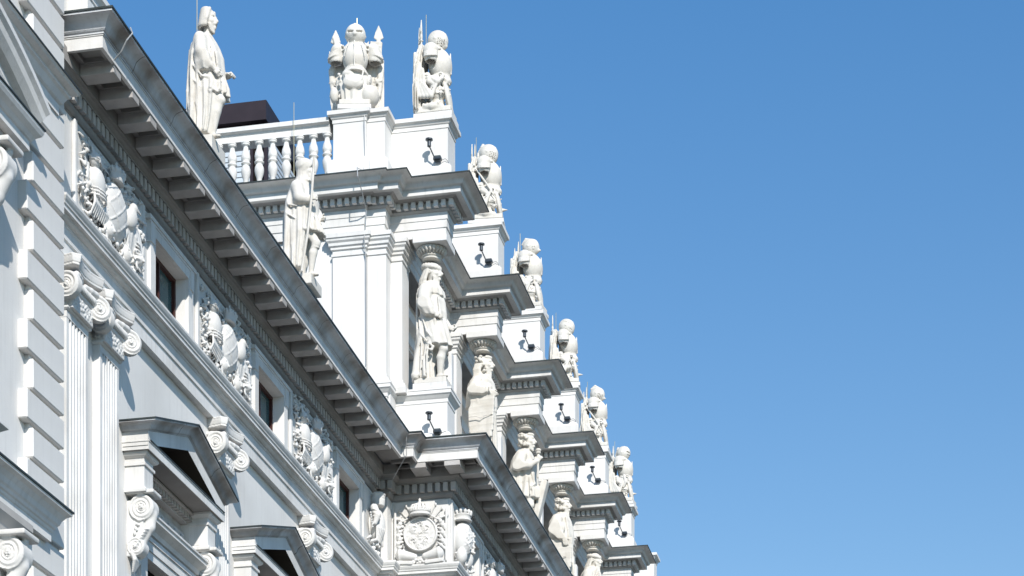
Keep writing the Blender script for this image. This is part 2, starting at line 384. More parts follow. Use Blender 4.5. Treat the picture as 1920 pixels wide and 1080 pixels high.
for k in range(1, NP):
    a = 39.05+PT*k
    q = [(-11.0, a), (-10.42, a), (-10.42, a+.47), (-11.0, a+.47)]
    m = MB(); m.sweep(q, [(0, 16.04), (0, 18.205)], caps=False); m.build('pilaster', M_wall, P, fix=False)
    pil_cap(q, 18.59, 18.20); sw('pilaster_base', q, pbase(15.79), M_trim)
# dado with pedestals for the stone figures
DX, DY0 = -9.60, 39.15
dpath = [(-24, 38.60), (-10.96, 38.60), (-10.96, 38.67), (-10.60, 38.67), (-10.60, DY0)]
dp = pier_path(dpath, PX=DX, y0=DY0, pd=.56, XA=-10.55)
sw('pedestal_course', dp, [(.09, 14.5), (.09, 15.0), (.07, 15.04), (.03, 15.08), (.0, 15.10), (.0, 15.62), (.012, 15.63), (.012, 15.69), (.03, 15.71), (.06, 15.75), (.085, 15.77), (.085, 15.83), (.095, 15.835), (.095, 15.87), (0, 15.885), (-.3, 15.885)], M_wall)
m = MB()
for k in range(NP):
    a = DY0+PT*k; m.box(-10.7, DX-.005, a+.005, a+.555, 15.5, 15.882)
m.box(-11.0, -10.56, 38.75, Y_END, 15.5, 15.880)
m.build('pedestal_top', M_trim, P)
# attic parapet: pedestals carrying the trophies
def attic_prof(z=19.44):
    return [(.085, z), (.085, z+.36), (.06, z+.40), (.03, z+.44), (.0, z+.47), (.0, z+1.10), (.013, z+1.105), (.013, z+1.17), (.03, z+1.18), (.05, z+1.215), (.09, z+1.235), (.09, z+1.305), (0, z+1.32), (-.2, z+1.32)]
ap = [(-11.56, 39.6), (-11.56, 38.52), (-10.95, 38.52), (-10.95, 38.60), (-10.62, 38.60), (-10.62, 39.07), (PX, 39.07), (PX, 39.07+.55), (-11.2, 39.62), (-11.2, 39.9)]
sw('parapet_pedestal', ap, attic_prof(), M_wall)
m = MB(); m.box(-11.5, -10.7, 38.66, 39.55, 19.5, 20.755); m.box(-10.9, PX-.02, 39.09, 39.60, 19.5, 20.755)
for k in range(1, NP): m.box(-10.95, PX-.02, 39.09+PT*k, 39.60+PT*k, 19.5, 20.755)
m.build('pedestal_core', M_wall, P)
for k in range(1, NP):
    a = 39.07+PT*k
    q = [(-11.0, a+.55), (-11.0, a), (PX, a), (PX, a+.55), (-11.0, a+.55)]
    sw('parapet_pedestal', q, attic_prof(), M_wall)
m = MB(); m.box(-11.5, -11.3, 39.9, Y_END, 19.4, 20.4); m.build('parapet', M_wall, P)
# balustrade of the end wall
bal = MB(); bal.sweep([(-24, 38.66), (-11.64, 38.66)], [(-.2, 20.44), (.085, 20.44), (.085, 20.545), (.095, 20.55), (.10, 20.575), (.16, 20.60), (.16, 20.68), (.12, 20.69), (-.28, 20.69), (-.28, 20.6), (-.2, 20.44)]); bal.build('balustrade_rail', M_trim, P, fix=False)
bal = MB(); bal.sweep([(-24, 38.70), (-11.64, 38.70)], [(.14, 19.45), (.14, 19.56), (-.3, 19.56)]); bal.build('balustrade_base', M_trim, P)
bp_ = [(.085, 0), (.085, .06), (.07, .07), (.05, .10), (.042, .15), (.05, .20), (.075, .27), (.086, .34), (.083, .40), (.06, .455), (.055, .47), (.085, .485), (.088, .505), (.07, .525), (.058, .535), (.08, .56), (.085, .61), (.075, .68), (.053, .74), (.045, .79), (.045, .82), (.07, .83), (.08, .845), (.07, .855), (.085, .865), (.09, .88), (.075, .895)]
zs_ = .88/.895
b0 = MB(); b0.lathe(0, 0, [(r, 19.56+z*zs_) for r, z in bp_], 20); b0 = b0.build('baluster', M_trim, P, smooth=True)
b0.location = (-11.702, 38.62, 0)
for i in range(1, 14): copy_part(b0, P, (-.257*i, 0, 0))

# ------------------------------------------------------------------ pilasters of the wing
def pilaster(y0, y1, ztop=11.33, side=True):
    mm = MB(); w_ = y1-y0; nf = 6; mg = .055; fw = (w_-2*mg)/nf
    pts = [(XW-.02, y0), (XP, y0), (XP, y0+mg)]
    for i in range(nf):
        a = y0+mg+fw*i+.016; r = (fw-.032)/2
        for t in range(0, 7):
            an = math.pi*t/6; pts.append((XP-r*.8*math.sin(an), a+r-r*math.cos(an)))
    pts += [(XP, y1-mg), (XP, y1), (XW-.02, y1)]
    vs = [(x, y, z) for z in (-1.6, ztop) for x, y in pts]; n = len(pts)
    mm.add(vs, [(i, i+1, n+i+1, n+i) for i in range(n-1)])
    return mm.build('pilaster', M_trim, P, fix=False)
PIL = [(24.70, 25.34), (25.72, 26.32), (29.90, 30.50), (34.10, 34.70)]
pil_objs = [pilaster(a, b) for a, b in PIL]
for o, (a, b) in zip(pil_objs, PIL):
    mm = MB(); mm.sweep([(XW, a-.0), (XP, a-.0), (XP, b), (XW, b)], [(.004, 11.25), (.004, 11.33), (.02, 11.335), (.035, 11.35), (.035, 11.37), (.015, 11.38), (0, 11.39), (0, 11.60), (-.2, 11.60)]); mm.build('neck_moulding', M_trim, o, fix=False)

# ------------------------------------------------------------------ frieze windows
def frieze_window(X, c, dep):
    z0, z1 = 12.50, 13.44
    mm = MB()                                         # surround with ears
    for (a, b, c0, d0, o) in ((c-.61-.17, c-.614, z0+.02, z1+.16, .05), (c+.614, c+.61+.17, z0+.02, z1+.16, .05), (c-.6135, c+.6135, z1+.004, z1+.16, .05)):
        mm.box(X-.01, X+o, a, b, c0, d0)
    mm.box(X-.01, X+.075, c-.86, c+.86, z1+.1605, z1+.215)
    mm.box(X-.01, X+.06, c-.81, c+.81, z1+.13, z1+.160)
    mm.box(X-.01, X+.064, c-.80, c-.66, z1-.12, z1+.13)
    mm.box(X-.01, X+.064, c+.66, c+.80, z1-.12, z1+.13)
    mm.build('window_surround', M_trim, P)
    fm = MB(); xf = X-dep+.005
    for (a, b, c0, d0) in ((c-.608, c-.565, z0, z1), (c+.565, c+.608, z0, z1), (c-.565, c+.565, z1-.05, z1-.003), (c-.02, c+.02, z0, z1-.05)):
        fm.box(xf, xf+.05, a, b, c0, d0)
    gl = MB(); gl.box(xf-.02, xf+.004, c-.565, c+.565, z0, z1-.05); gl = gl.build('window', M_glass, P)
    fm.build('window_frame', M_wood, gl)
    bk = MB(); bk.box(xf-.1, xf-.05, c-.61, c+.61, z0, z1); bk.build('dark_room', M_dark, gl)
for c in WC: frieze_window(XF, c, .19)
for c in FR[:4]: frieze_window(XR, c, .19)

# ------------------------------------------------------------------ pedimented windows below
def aedicule(c):
    root_parts = []
    zc0, zc1 = 10.44, 10.55          # horizontal corona
    X0 = XW
    m = MB(); m.sweep([(X0-.02, c-1.12), (X0, c-1.12), (X0, c+1.12), (X0-.02, c+1.12)][0:4], [(0, 0), (0, 0)]) if False else None
    # entablature blocks at both ends + frieze between
    for s in (-1, 1):
        y0, y1 = sorted((c+s*1.33, c+s*1.02)); b = MB()
        b.cham(X0-.01, X0+.26, y0, y1, 9.93, 10.205, .006); b.build('end_block', M_trim, P)
    for s in (-1, 1):
        y0, y1 = sorted((c+s*1.33, c+s*1.02))
        q = [(X0, y0), (X0+.26, y0), (X0+.26, y1), (X0, y1)]
        cb = MB(); cb.sweep(q, [(0, 10.20), (.02, 10.205), (.02, 10.24), (.0, 10.25), (.0, 10.30), (.02, 10.31), (.045, 10.325), (.05, 10.335), (.06, 10.34), (.06, 10.373), (-.1, 10.373)]); cb.build('block_cornice', M_trim, P, fix=False)
        cb = MB(); cb.sweep(q, [(-.05, 9.87), (.03, 9.87), (.035, 9.90), (.02, 9.925), (.0, 9.93)]); cb.build('block_cornice', M_trim, P, fix=False)
    fz = MB(); fz.box(X0-.165, X0-.13, c-1.01, c+1.01, 9.605, 10.24)
    for i in range(7):        # bulging cushion frieze
        t0, t1 = i/7., (i+1)/7.
        fz.box(X0-.13, X0-.13+.06*math.sin(math.pi*(t0+t1)/2), c-1.01, c+1.01, 9.78+.30*t0, 9.78+.30*t1)
    fz.build('pediment_frieze', M_orn2, P)
    dq = [(X0-.06, c-1.01), (X0-.06, c+1.01)]
    dm = dentils(dq, .0, .10, 10.26, 10.33, .105, .065); dm.box(X0-.16, X0-.03, c-1.01, c+1.01, 10.23, 10.26); dm.box(X0-.16, X0+.08, c-1.01, c+1.01, 10.331, 10.357)
    dm.build('dentil_course', M_mod, P)
    hc = MB(); cp = [(X0, c-1.13), (X0+.06, c-1.13), (X0+.06, c+1.13), (X0, c+1.13)]
    hs = MB(); hs.sweep(cp, [(-.06, 10.374), (.287, 10.374)], caps=False); hs.build('pediment_soffit', M_soff, P, fix=False)
    hc.sweep(cp, [(.287, 10.374), (.30, 10.37), (.30, 10.465), (.31, 10.47), (.31, 10.482), (-.06, 10.50)]); hc.build('pediment_corona', M_trim, P, fix=False)
    fl = MB(); fl.sweep([(X0+.06, c-1.40), (X0+.06, c+1.40)], [(-.0, 10.502), (.322, 10.484), (.322, 10.494), (0, 10.512)]); fl.build('flashing', M_zinc, P, fix=False)
    # gable cornice: a side return, then the raking member, mitred at the corner
    rise, half, zb = .44, 1.44, 10.475
    ang = math.atan2(rise, half); tn = math.tan(ang); cs = math.cos(ang)
    def gable(prof, mt, name, ret=True, hole=0):
        vs = []; nP = len(prof)
        def end(sgn):
            return [(X0+.37+o, c+sgn*(half+o), zb-o*tn+nn/cs) for o, nn in prof]
        def top(): return [(X0+.37+o, c, zb+rise+nn/cs) for o, nn in prof]
        def wl(sgn): return [(X0, c+sgn*(half+o), zb-o*tn+nn/cs) for o, nn in prof]
        rows = [wl(-1), end(-1), top(), end(1), wl(1)] if ret else [end(-1), top(), end(1)]
        mm = MB(); 
        for r in rows: vs += r
        mm.add(vs, [(i*nP+j, (i+1)*nP+j, (i+1)*nP+j+1, i*nP+j+1) for i in range(len(rows)-1) for j in range(nP-1)])
        return mm.build(name, mt, P)
    cyr = [(.005+.12*a, .13+.098*b) for a, b in S_CU0]
    gable([(-.012, .115), (-.002, .12), (-.002, .13)]+cyr+[(.135, .232), (.135, .25)], M_corn, 'raking_cornice')
    gable([(.10, .2505), (.148, .2505), (.148, .268), (-.36, .28)], M_zinc, 'flashing')
    rk = MB(); pr_ = [(-.36, -.055), (-.015, -.055), (-.015, .12)]
    vs = []
    for yy, zz in ((c-half, zb), (c, zb+rise), (c+half, zb)): vs += [(X0+.37+o, yy, zz+nn/cs) for o, nn in pr_]
    rk.add(vs, [(i*3+1, (i+1)*3+1, (i+1)*3+2, i*3+2) for i in range(2)]); rk.build('raking_corona', M_trim, P)
    rs = MB(); rs.add(vs, [(i*3, (i+1)*3, (i+1)*3+1, i*3+1) for i in range(2)]); rs.build('raking_soffit', M_shade, P)
    gable([(-.0145, -.02), (-.0145, .121)], M_trim, 'gable_return')
    ty = MB(); ty.prism_yz([(c-half+.1, 10.49), (c+half-.1, 10.49), (c, zb+rise-.03)], X0+.003, X0+.010); ty.build('tympanum', M_dark, P)  # thin dark sheet on the wall imitates an unlit opening
    # window architrave with ears, cornice shelf
    ar = MB()
    for s in (-1, 1):
        y0, y1 = sorted((c+s*.724, c+s*.95)); ar.box(X0-.01, X0+.07, y0, y1, 6.6, 9.22)
    ar.box(X0-.01, X0+.07, c-1.0, c+1.0, 9.224, 9.33); ar.box(X0-.01, X0+.09, c-1.03, c+1.03, 9.332, 9.44); ar.box(X0-.01, X0+.11, c-1.03, c+1.03, 9.442, 9.50)
    ar.build('window_surround', M_trim, P)
    sh = MB(); sh.sweep([(X0, c-.98), (X0+.05, c-.98), (X0+.05, c+.98), (X0, c+.98)], [(.0, 9.50), (.07, 9.53), (.09, 9.58), (.15, 9.62), (.19, 9.64), (.19, 9.68), (.21, 9.69), (.21, 9.715), (-.05, 9.74)]); sh.build('window_shelf', M_trim, P, fix=False)
    gl = MB(); gl.box(X0-.18, X0-.16, c-.72, c+.72, 6.6, 9.22); gl = gl.build('window', M_glass, P)
    f = MB()
    for a, b_, c0, d0 in ((c-.718, c-.62, 6.6, 9.217), (c+.62, c+.718, 6.6, 9.217), (c-.62, c+.62, 9.10, 9.217), (c-.62, c+.62, 8.1, 8.2), (c-.05, c+.05, 6.6, 8.1)):
        f.box(X0-.16, X0-.11, a, b_, c0, d0)
    f.build('window_frame', M_dark, gl)
for c in LW: aedicule(c)

# ------------------------------------------------------------------ near corner pavilion (left edge of the picture)
XQ = -10.43; YQ = 24.02
m = MB(); m.box(-24, XQ-.11, 10, YQ-.03, -1.6, 20.0); m.build('pavilion_wall', M_wall, P)
n_c = 0
z = -1.6+.385*0
zq0 = 8.19-.385*20
Q = []
for i in range(52):
    z0 = zq0+.385*i+.06; L = 1.02 if i % 2 else .86
    z1 = z0+.33
    if z1 > 20: break
    Q.append((L, z0, z1))
q0 = {}
for L, z0, z1 in Q:
    if z0 < 4: continue
    if L not in q0:
        mm = MB(); mm.cham(XQ-.125, XQ, YQ-L, YQ, 0, z1-z0, .012); o = mm.build('quoin', M_wall, P); o.location.z = z0; q0[L] = (o, z0)
    else: copy_part(q0[L][0], P, (0, 0, z0-q0[L][1]))
m = MB(); m.box(XQ-.13, XQ-.055, YQ-.84, YQ-.02, -1.6, 20); m.build('quoin_backing', M_wall, P)
# upper string cornice and window hoods on the pavilion
pth = [(XQ-.0, 12.0), (XQ-.0, 23.80), (XQ-.4, 23.80)]
sw('pavilion_string', pth, [(-.1, 13.15), (.02, 13.15), (.02, 13.27), (.05, 13.29), (.09, 13.36), (.12, 13.38), (.12, 13.41), (.19, 13.44), (.21, 13.47), (-.1, 13.50)], M_trim)

# ================================================================== sculpture: signed-distance modelling, polygonised by surface nets
def _sm(a, b, k):
    if k <= 0: return np.minimum(a, b)
    h = np.clip(.5+.5*(b-a)/k, 0, 1)
    return b*(1-h)+a*h-k*h*(1-h)
class Sculpt:
    def __init__(s, lo, hi, h=.015, k=.02):
        s.lo = np.array(lo, float); s.h = h; s.k = k
        s.n = np.ceil((np.array(hi)-s.lo)/h).astype(int)+1
        s.ax = [s.lo[i]+h*np.arange(s.n[i]) for i in range(3)]
        s.D = np.full(s.n, .5, np.float32)
    def op(s, lo, hi, fn, k=None, sub=False):
        k = s.k if k is None else k; m = k+3*s.h
        i0 = np.maximum(0, np.floor((np.array(lo)-m-s.lo)/s.h).astype(int)); i1 = np.minimum(s.n, np.ceil((np.array(hi)+m-s.lo)/s.h).astype(int)+1)
        if np.any(i1 <= i0): return s
        X, Y, Z = np.meshgrid(s.ax[0][i0[0]:i1[0]], s.ax[1][i0[1]:i1[1]], s.ax[2][i0[2]:i1[2]], indexing='ij')
        d = fn(X, Y, Z).astype(np.float32); sl = (slice(i0[0], i1[0]), slice(i0[1], i1[1]), slice(i0[2], i1[2]))
        if sub: s.D[sl] = -_sm(-s.D[sl], d, k)
        else: s.D[sl] = _sm(s.D[sl], d, k)
        return s
    def cap(s, a, b, r0, r1=None, k=None, sub=False, fold=None):
        r1 = r0 if r1 is None else r1; a = np.array(a, float); b = np.array(b, float); v = b-a; L = max(v@v, 1e-9); R_ = max(r0, r1)
        def f(X, Y, Z):
            t = np.clip(((X-a[0])*v[0]+(Y-a[1])*v[1]+(Z-a[2])*v[2])/L, 0, 1)
            d = np.sqrt((X-a[0]-t*v[0])**2+(Y-a[1]-t*v[1])**2+(Z-a[2]-t*v[2])**2)-(r0+(r1-r0)*t)
            if fold: d = d+fold[1]*np.sin(t*fold[0]*6.283)
            return d
        return s.op(np.minimum(a, b)-R_, np.maximum(a, b)+R_, f, k, sub)
    def chain(s, pts, rs, k=None, sub=False):
        for i in range(len(pts)-1): s.cap(pts[i], pts[i+1], rs[i], rs[i+1], k, sub)
        return s
    def ell(s, c, r, rot=None, k=None, sub=False, fold=None):
        c = np.array(c, float); r = np.array(r, float); M = np.array(rot.to_3x3() if rot else Matrix.Identity(3)).T; R_ = r.max()
        def f(X, Y, Z):
            x, y, z = X-c[0], Y-c[1], Z-c[2]
            u = M[0, 0]*x+M[0, 1]*y+M[0, 2]*z; v = M[1, 0]*x+M[1, 1]*y+M[1, 2]*z; w_ = M[2, 0]*x+M[2, 1]*y+M[2, 2]*z
            k0 = np.sqrt((u/r[0])**2+(v/r[1])**2+(w_/r[2])**2); k1 = np.sqrt((u/r[0]**2)**2+(v/r[1]**2)**2+(w_/r[2]**2)**2)+1e-6
            d = k0*(k0-1)/k1
            if fold: d = d+fold[1]*np.cos(np.arctan2(v, u)*fold[0])
            return d
        return s.op(c-R_, c+R_, f, k, sub)
    def box(s, c, hf, rot=None, r=.01, k=None, sub=False):
        c = np.array(c, float); hf = np.array(hf, float)-r; M = np.array(rot.to_3x3() if rot else Matrix.Identity(3)).T; R_ = np.linalg.norm(hf)+r
        def f(X, Y, Z):
            x, y, z = X-c[0], Y-c[1], Z-c[2]
            u = abs(M[0, 0]*x+M[0, 1]*y+M[0, 2]*z)-hf[0]; v = abs(M[1, 0]*x+M[1, 1]*y+M[1, 2]*z)-hf[1]; w_ = abs(M[2, 0]*x+M[2, 1]*y+M[2, 2]*z)-hf[2]
            return np.sqrt(np.maximum(u, 0)**2+np.maximum(v, 0)**2+np.maximum(w_, 0)**2)+np.minimum(np.maximum(u, np.maximum(v, w_)), 0)-r
        return s.op(c-R_, c+R_, f, k, sub)
    def loft(s, st, fold=None, k=None, sub=False, sharp=False, rng=None, phase2=0):
        # st: rows (z, cx, cy, rx, ry); fold: (count, amplitude top, amplitude bottom, phase, twist per metre)
        st = sorted(st); A = np.array(st, float); zz = A[:, 0]
        lo = [min(A[:, 1]-A[:, 3]), min(A[:, 2]-A[:, 4]), zz[0]]; hi = [max(A[:, 1]+A[:, 3]), max(A[:, 2]+A[:, 4]), zz[-1]]
        def f(X, Y, Z):
            cx, cy, rx, ry = (np.interp(Z, zz, A[:, i]) for i in (1, 2, 3, 4))
            u = (X-cx)/rx; v = (Y-cy)/ry; q = np.sqrt(u*u+v*v)+1e-6
            d = (q-1)*np.minimum(rx, ry)*np.where(q < 1, 1, 1)
            if fold:
                n_, a0, a1, ph, tw = fold; ang = np.arctan2(v, u); t = (Z-zz[0])/(zz[-1]-zz[0])
                w_ = ang*n_+ph+tw*Z+1.3*np.sin(ang*2+ph+1.1*Z)+.6*np.sin(Z*5+ph*2)
                amp = a1+(a0-a1)*t
                c_ = np.cos(w_); c_ = np.sign(c_)*np.abs(c_)**(.6 if sharp else 1)
                d = d+amp*c_*np.clip(q, 0, 1.2)
            return np.maximum(d, np.maximum(zz[0]-Z, Z-zz[-1])*.9)
        return s.op(lo, hi, f, k, sub)
    def tor(s, c, R_, r, ax=(0, 0, 1), k=None, sub=False, sq=(1, 1)):
        c = np.array(c, float); q = Vector(ax).to_track_quat('Z', 'Y'); M = np.array(q.to_matrix()).T
        def f(X, Y, Z):
            x, y, z = X-c[0], Y-c[1], Z-c[2]
            u = (M[0, 0]*x+M[0, 1]*y+M[0, 2]*z)/sq[0]; v = (M[1, 0]*x+M[1, 1]*y+M[1, 2]*z)/sq[1]; w_ = M[2, 0]*x+M[2, 1]*y+M[2, 2]*z
            return np.sqrt((np.sqrt(u*u+v*v)-R_)**2+w_*w_)-r
        return s.op(c-R_*max(sq)-r, c+R_*max(sq)+r, f, k, sub)
    def mesh(s):
        D = s.D.copy(); D[0] = D[-1] = .1; D[:, 0] = D[:, -1] = .1; D[:, :, 0] = D[:, :, -1] = .1
        h = s.h; S_ = D < 0; n = np.array(D.shape)-1
        acc = np.zeros((*n, 3), np.float32); cnt = np.zeros(n, np.float32)
        for ax in range(3):
            a = [slice(None)]*3; b = [slice(None)]*3; a[ax] = slice(0, -1); b[ax] = slice(1, None)
            Da, Db = D[tuple(a)], D[tuple(b)]; cr = S_[tuple(a)] != S_[tuple(b)]
            t = np.where(cr, Da/np.where(cr, Da-Db, 1), 0)
            o1, o2 = [i for i in range(3) if i != ax]
            for i in (0, 1):
                for j in (0, 1):
                    sl = [slice(None)]*3
                    sl[o1] = slice(i, i+n[o1]); sl[o2] = slice(j, j+n[o2])
                    c_ = cr[tuple(sl)]; tt = t[tuple(sl)]
                    acc[..., ax] += tt*c_; acc[..., o1] += i*c_; acc[..., o2] += j*c_; cnt += c_
        act = cnt > 0; idx = -np.ones(n, np.int64); idx[act] = np.arange(act.sum())
        cells = np.argwhere(act); vs = (cells+acc[act]/cnt[act][:, None])*h+s.lo
        F = []
        for ax in range(3):
            a = [slice(None)]*3; b = [slice(None)]*3; a[ax] = slice(0, -1); b[ax] = slice(1, None)
            cr = S_[tuple(a)] != S_[tuple(b)]; inside = S_[tuple(a)]
            e = np.argwhere(cr); ins = inside[cr]
            o1, o2 = (ax+1) % 3, (ax+2) % 3
            ok = (e[:, o1] > 0) & (e[:, o2] > 0) & (e[:, o1] < n[o1]) & (e[:, o2] < n[o2]); e = e[ok]; ins = ins[ok]
            q = []
            for i, j in ((1, 1), (0, 1), (0, 0), (1, 0)):
                c_ = e.copy(); c_[:, o1] -= i; c_[:, o2] -= j; q.append(idx[c_[:, 0], c_[:, 1], c_[:, 2]])
            q = np.stack(q, 1); q[~ins] = q[~ins][:, ::-1]; F.append(q)
        return vs, np.concatenate(F)
    def build(s, name, m, parent=None, loc=(0, 0, 0), rotz=0, tf=None, smooth=1):
        vs, F = s.mesh()
        for _ in range(smooth):      # one light Laplacian pass takes the stair-steps off
            acc = np.zeros_like(vs); cn = np.zeros(len(vs))
            for i in range(4):
                a, b = F[:, i], F[:, (i+1) % 4]
                np.add.at(acc, a, vs[b]); np.add.at(cn, a, 1)
            vs = vs*.5+.5*acc/np.maximum(cn, 1)[:, None]
        if tf is not None: vs = tf(vs)
        me = bpy.data.meshes.new(name)
        me.vertices.add(len(vs)); me.vertices.foreach_set('co', vs.astype(np.float32).ravel())
        me.loops.add(F.size); me.loops.foreach_set('vertex_index', F.astype(np.int32).ravel())
        me.polygons.add(len(F)); me.polygons.foreach_set('loop_start', np.arange(0, F.size, 4, dtype=np.int32)); me.polygons.foreach_set('loop_total', np.full(len(F), 4, np.int32))
        me.polygons.foreach_set('use_smooth', np.ones(len(F), bool)); me.update(); me.validate()
        me.materials.append(m)
        o = bpy.data.objects.new(name, me); COL.objects.link(o); o.location = loc; o.rotation_euler = (0, 0, rotz)
        if parent: o.parent = parent
        return o
def Rx(a): return Matrix.Rotation(R(a), 3, 'X')
def Ry(a): return Matrix.Rotation(R(a), 3, 'Y')
def Rz(a): return Matrix.Rotation(R(a), 3, 'Z')

def head(S_, c, yaw=0, beard=1, hair='bob', pitch=0, sc=1.0):
    """a face looking along +X (turned by yaw), skull centre c"""
    M = Rz(yaw) @ Ry(pitch); c = Vector(c)
    P_ = lambda x, y, z: tuple(c+M @ (Vector((x, y, z))*sc))
    S_.ell(P_(-.01, 0, .03), (.105*sc, .083*sc, .112*sc), M, k=.02)          # skull
    S_.ell(P_(.035, 0, -.045), (.072*sc, .062*sc, .085*sc), M, k=.03)        # face and jaw
    S_.cap(P_(.095, 0, .022), P_(.124, 0, -.028), .012*sc, .019*sc, k=.012)       # nose
    S_.cap(P_(.088, -.04, .036), P_(.088, .04, .036), .014*sc, k=.012)        # brow
    for y in (-.034, .034):
        S_.ell(P_(.098, y, .012), (.02*sc, .018*sc, .013*sc), M, k=.008, sub=True)
        S_.ell(P_(.084, y, .010), (.014*sc, .014*sc, .010*sc), M, k=.003)
        S_.ell(P_(.078, y*1.35, -.03), (.022*sc, .02*sc, .024*sc), M, k=.02)   # cheeks
        S_.tor(P_(.0, y*2.4, .0), .020*sc, .009*sc, M @ Vector((0, 1, 0)), k=.006)  # ears
    S_.cap(P_(.105, -.022, -.058), P_(.105, .022, -.058), .009*sc, k=.006)    # lips
    S_.cap(P_(.116, -.026, -.069), P_(.116, .026, -.069), .005*sc, k=.004, sub=True)
    S_.ell(P_(.088, 0, -.098), (.025*sc, .025*sc, .02*sc), M, k=.015)
    if beard:
        for i in range(11):
            a = (i-5)/5.; L_ = (.06+.05*beard)*(1-.35*abs(a))
            S_.cap(P_(.078-.03*abs(a), .062*a, -.075), P_(.085-.03*abs(a), .05*a, -.085-L_), .018*sc, .008*sc, k=.008)
        for y in (-1, 1): S_.cap(P_(.118, 0, -.046), P_(.095, y*.042, -.066), .010*sc, .006*sc, k=.006)
    if hair == 'bob':
        for i in range(15):
            a = R(70+i*220/14.); r_ = .092
            S_.cap(P_(r_*.75*math.cos(a), r_*math.sin(a)*.9, .10), P_(r_*1.05*math.cos(a)-.015, r_*1.12*math.sin(a), -.085), .026*sc, .022*sc, k=.010)
        for y in (-1, 1): S_.cap(P_(.05, y*.055, .11), P_(.03, y*.098, -.02), .022*sc, k=.012)
    elif hair in ('long', 'curly'):
        rnd = random.Random(7 if hair == 'long' else 11)
        for i in range(60):
            a = R(62+rnd.random()*236); zz = .12-.21*rnd.random()*(1.35 if hair == 'long' else 1); r_ = .094+.012*rnd.random()
            S_.ell(P_(r_*math.cos(a)-.012, r_*math.sin(a), zz), (.024*sc, .024*sc, .020*sc), k=.008)
        for i in range(16):
            a = R(-60+i*8); S_.ell(P_(.082*math.cos(a), .075*math.sin(a), .092+.01*(i % 2)), (.018*sc, .016*sc, .018*sc), k=.006)
    if hair == 'long':
        for y in (-1, 1):
            for q in range(4): S_.chain([P_(-.02-.02*q, y*.095, -.02), P_(-.035-.02*q, y*.11, -.10), P_(-.02-.025*q, y*.11, -.19)], [.022*sc, .024*sc, .015*sc], k=.008)
    elif hair == 'turban':
        S_.tor(P_(-.01, 0, .075), .092*sc, .030*sc, M @ Vector((.22, 0, 1)), k=.02)
        S_.ell(P_(-.01, 0, .10), (.085*sc, .08*sc, .055*sc), M, k=.03)
        for i in range(18):
            a = R(i*20); S_.cap(P_(.105*math.cos(a)-.01, .105*math.sin(a), .058-.018*math.cos(a)), P_(.106*math.cos(a+.30)-.01, .106*math.sin(a+.30), .098-.018*math.cos(a)), .014*sc, k=.012)
        for i in range(9):
            a = R(100+i*20); S_.chain([P_(.09*math.cos(a), .09*math.sin(a), .03), P_(.11*math.cos(a)-.03, .10*math.sin(a), -.10), P_(.10*math.cos(a)-.05, .10*math.sin(a), -.16)], [.02*sc, .022*sc, .018*sc], k=.01)
    elif hair == 'helmet':
        S_.ell(P_(-.012, 0, .055), (.122*sc, .104*sc, .108*sc), M, k=.005)
        S_.cap(P_(-.03, 0, .12), P_(-.10, 0, .175), .05*sc, .022*sc, k=.03)
        S_.tor(P_(-.0, 0, .04), .103*sc, .007*sc, M @ Vector((-.55, 0, 1)), k=.003)
        S_.loft([(c.z-.20, c.x-.03, c.y, .15, .135), (c.z-.10, c.x-.03, c.y, .115, .10), (c.z+.02, c.x-.04, c.y, .10, .098)], fold=(16, .003, .006, 0, 0), k=.006)
        S_.ell(P_(.10, 0, -.02), (.05*sc, .05*sc, .07*sc), M, k=.01, sub=True)
        S_.ell(P_(.040, 0, -.03), (.066*sc, .056*sc, .090*sc), M, k=.01); S_.cap(P_(.095, 0, .02), P_(.124, 0, -.028), .011*sc, .018*sc, k=.01)
        for i in range(7):
            a = (i-3)/3.; S_.cap(P_(.08, .045*a, -.08), P_(.085, .04*a, -.15), .014*sc, .007*sc, k=.007)
        for y in (-.03, .03): S_.ell(P_(.100, y, .008), (.016*sc, .015*sc, .011*sc), M, k=.006, sub=True)

def hand(S_, w_, d, n, side=1, curl=1.0, sc=1.0):
    """palm at wrist w_, fingers along d, palm normal n; each finger its own bent chain"""
    w_ = Vector(w_); d = Vector(d).normalized(); n = Vector(n).normalized(); t = d.cross(n).normalized()*side
    pc = w_+d*.045*sc
    S_.box(pc, (.05*sc, .042*sc, .019*sc), Matrix((d, t, n)).transposed(), r=.018*sc, k=.012)
    for i, L_ in enumerate((.074, .084, .078, .060)):
        o = pc+d*.04*sc+t*(.032-.0215*i)*sc
        a = o+(d*math.cos(.5*curl)+n*math.sin(.5*curl))*L_*.42*sc
        b = a+(d*math.cos(1.25*curl)+n*math.sin(1.25*curl))*L_*.34*sc
        e = b+(d*math.cos(2.0*curl)+n*math.sin(2.0*curl))*L_*.26*sc
        S_.chain([o, a, b, e], [.0115*sc, .011*sc, .010*sc, .0085*sc], k=.003)
    o = w_+d*.02*sc+t*.035*sc; a = o+(t*.6+d*.6+n*.35).normalized()*.042*sc; b = a+(d*.8+n*.5-t*.1).normalized()*.034*sc
    S_.chain([o, a, b], [.015*sc, .013*sc, .010*sc], k=.006)

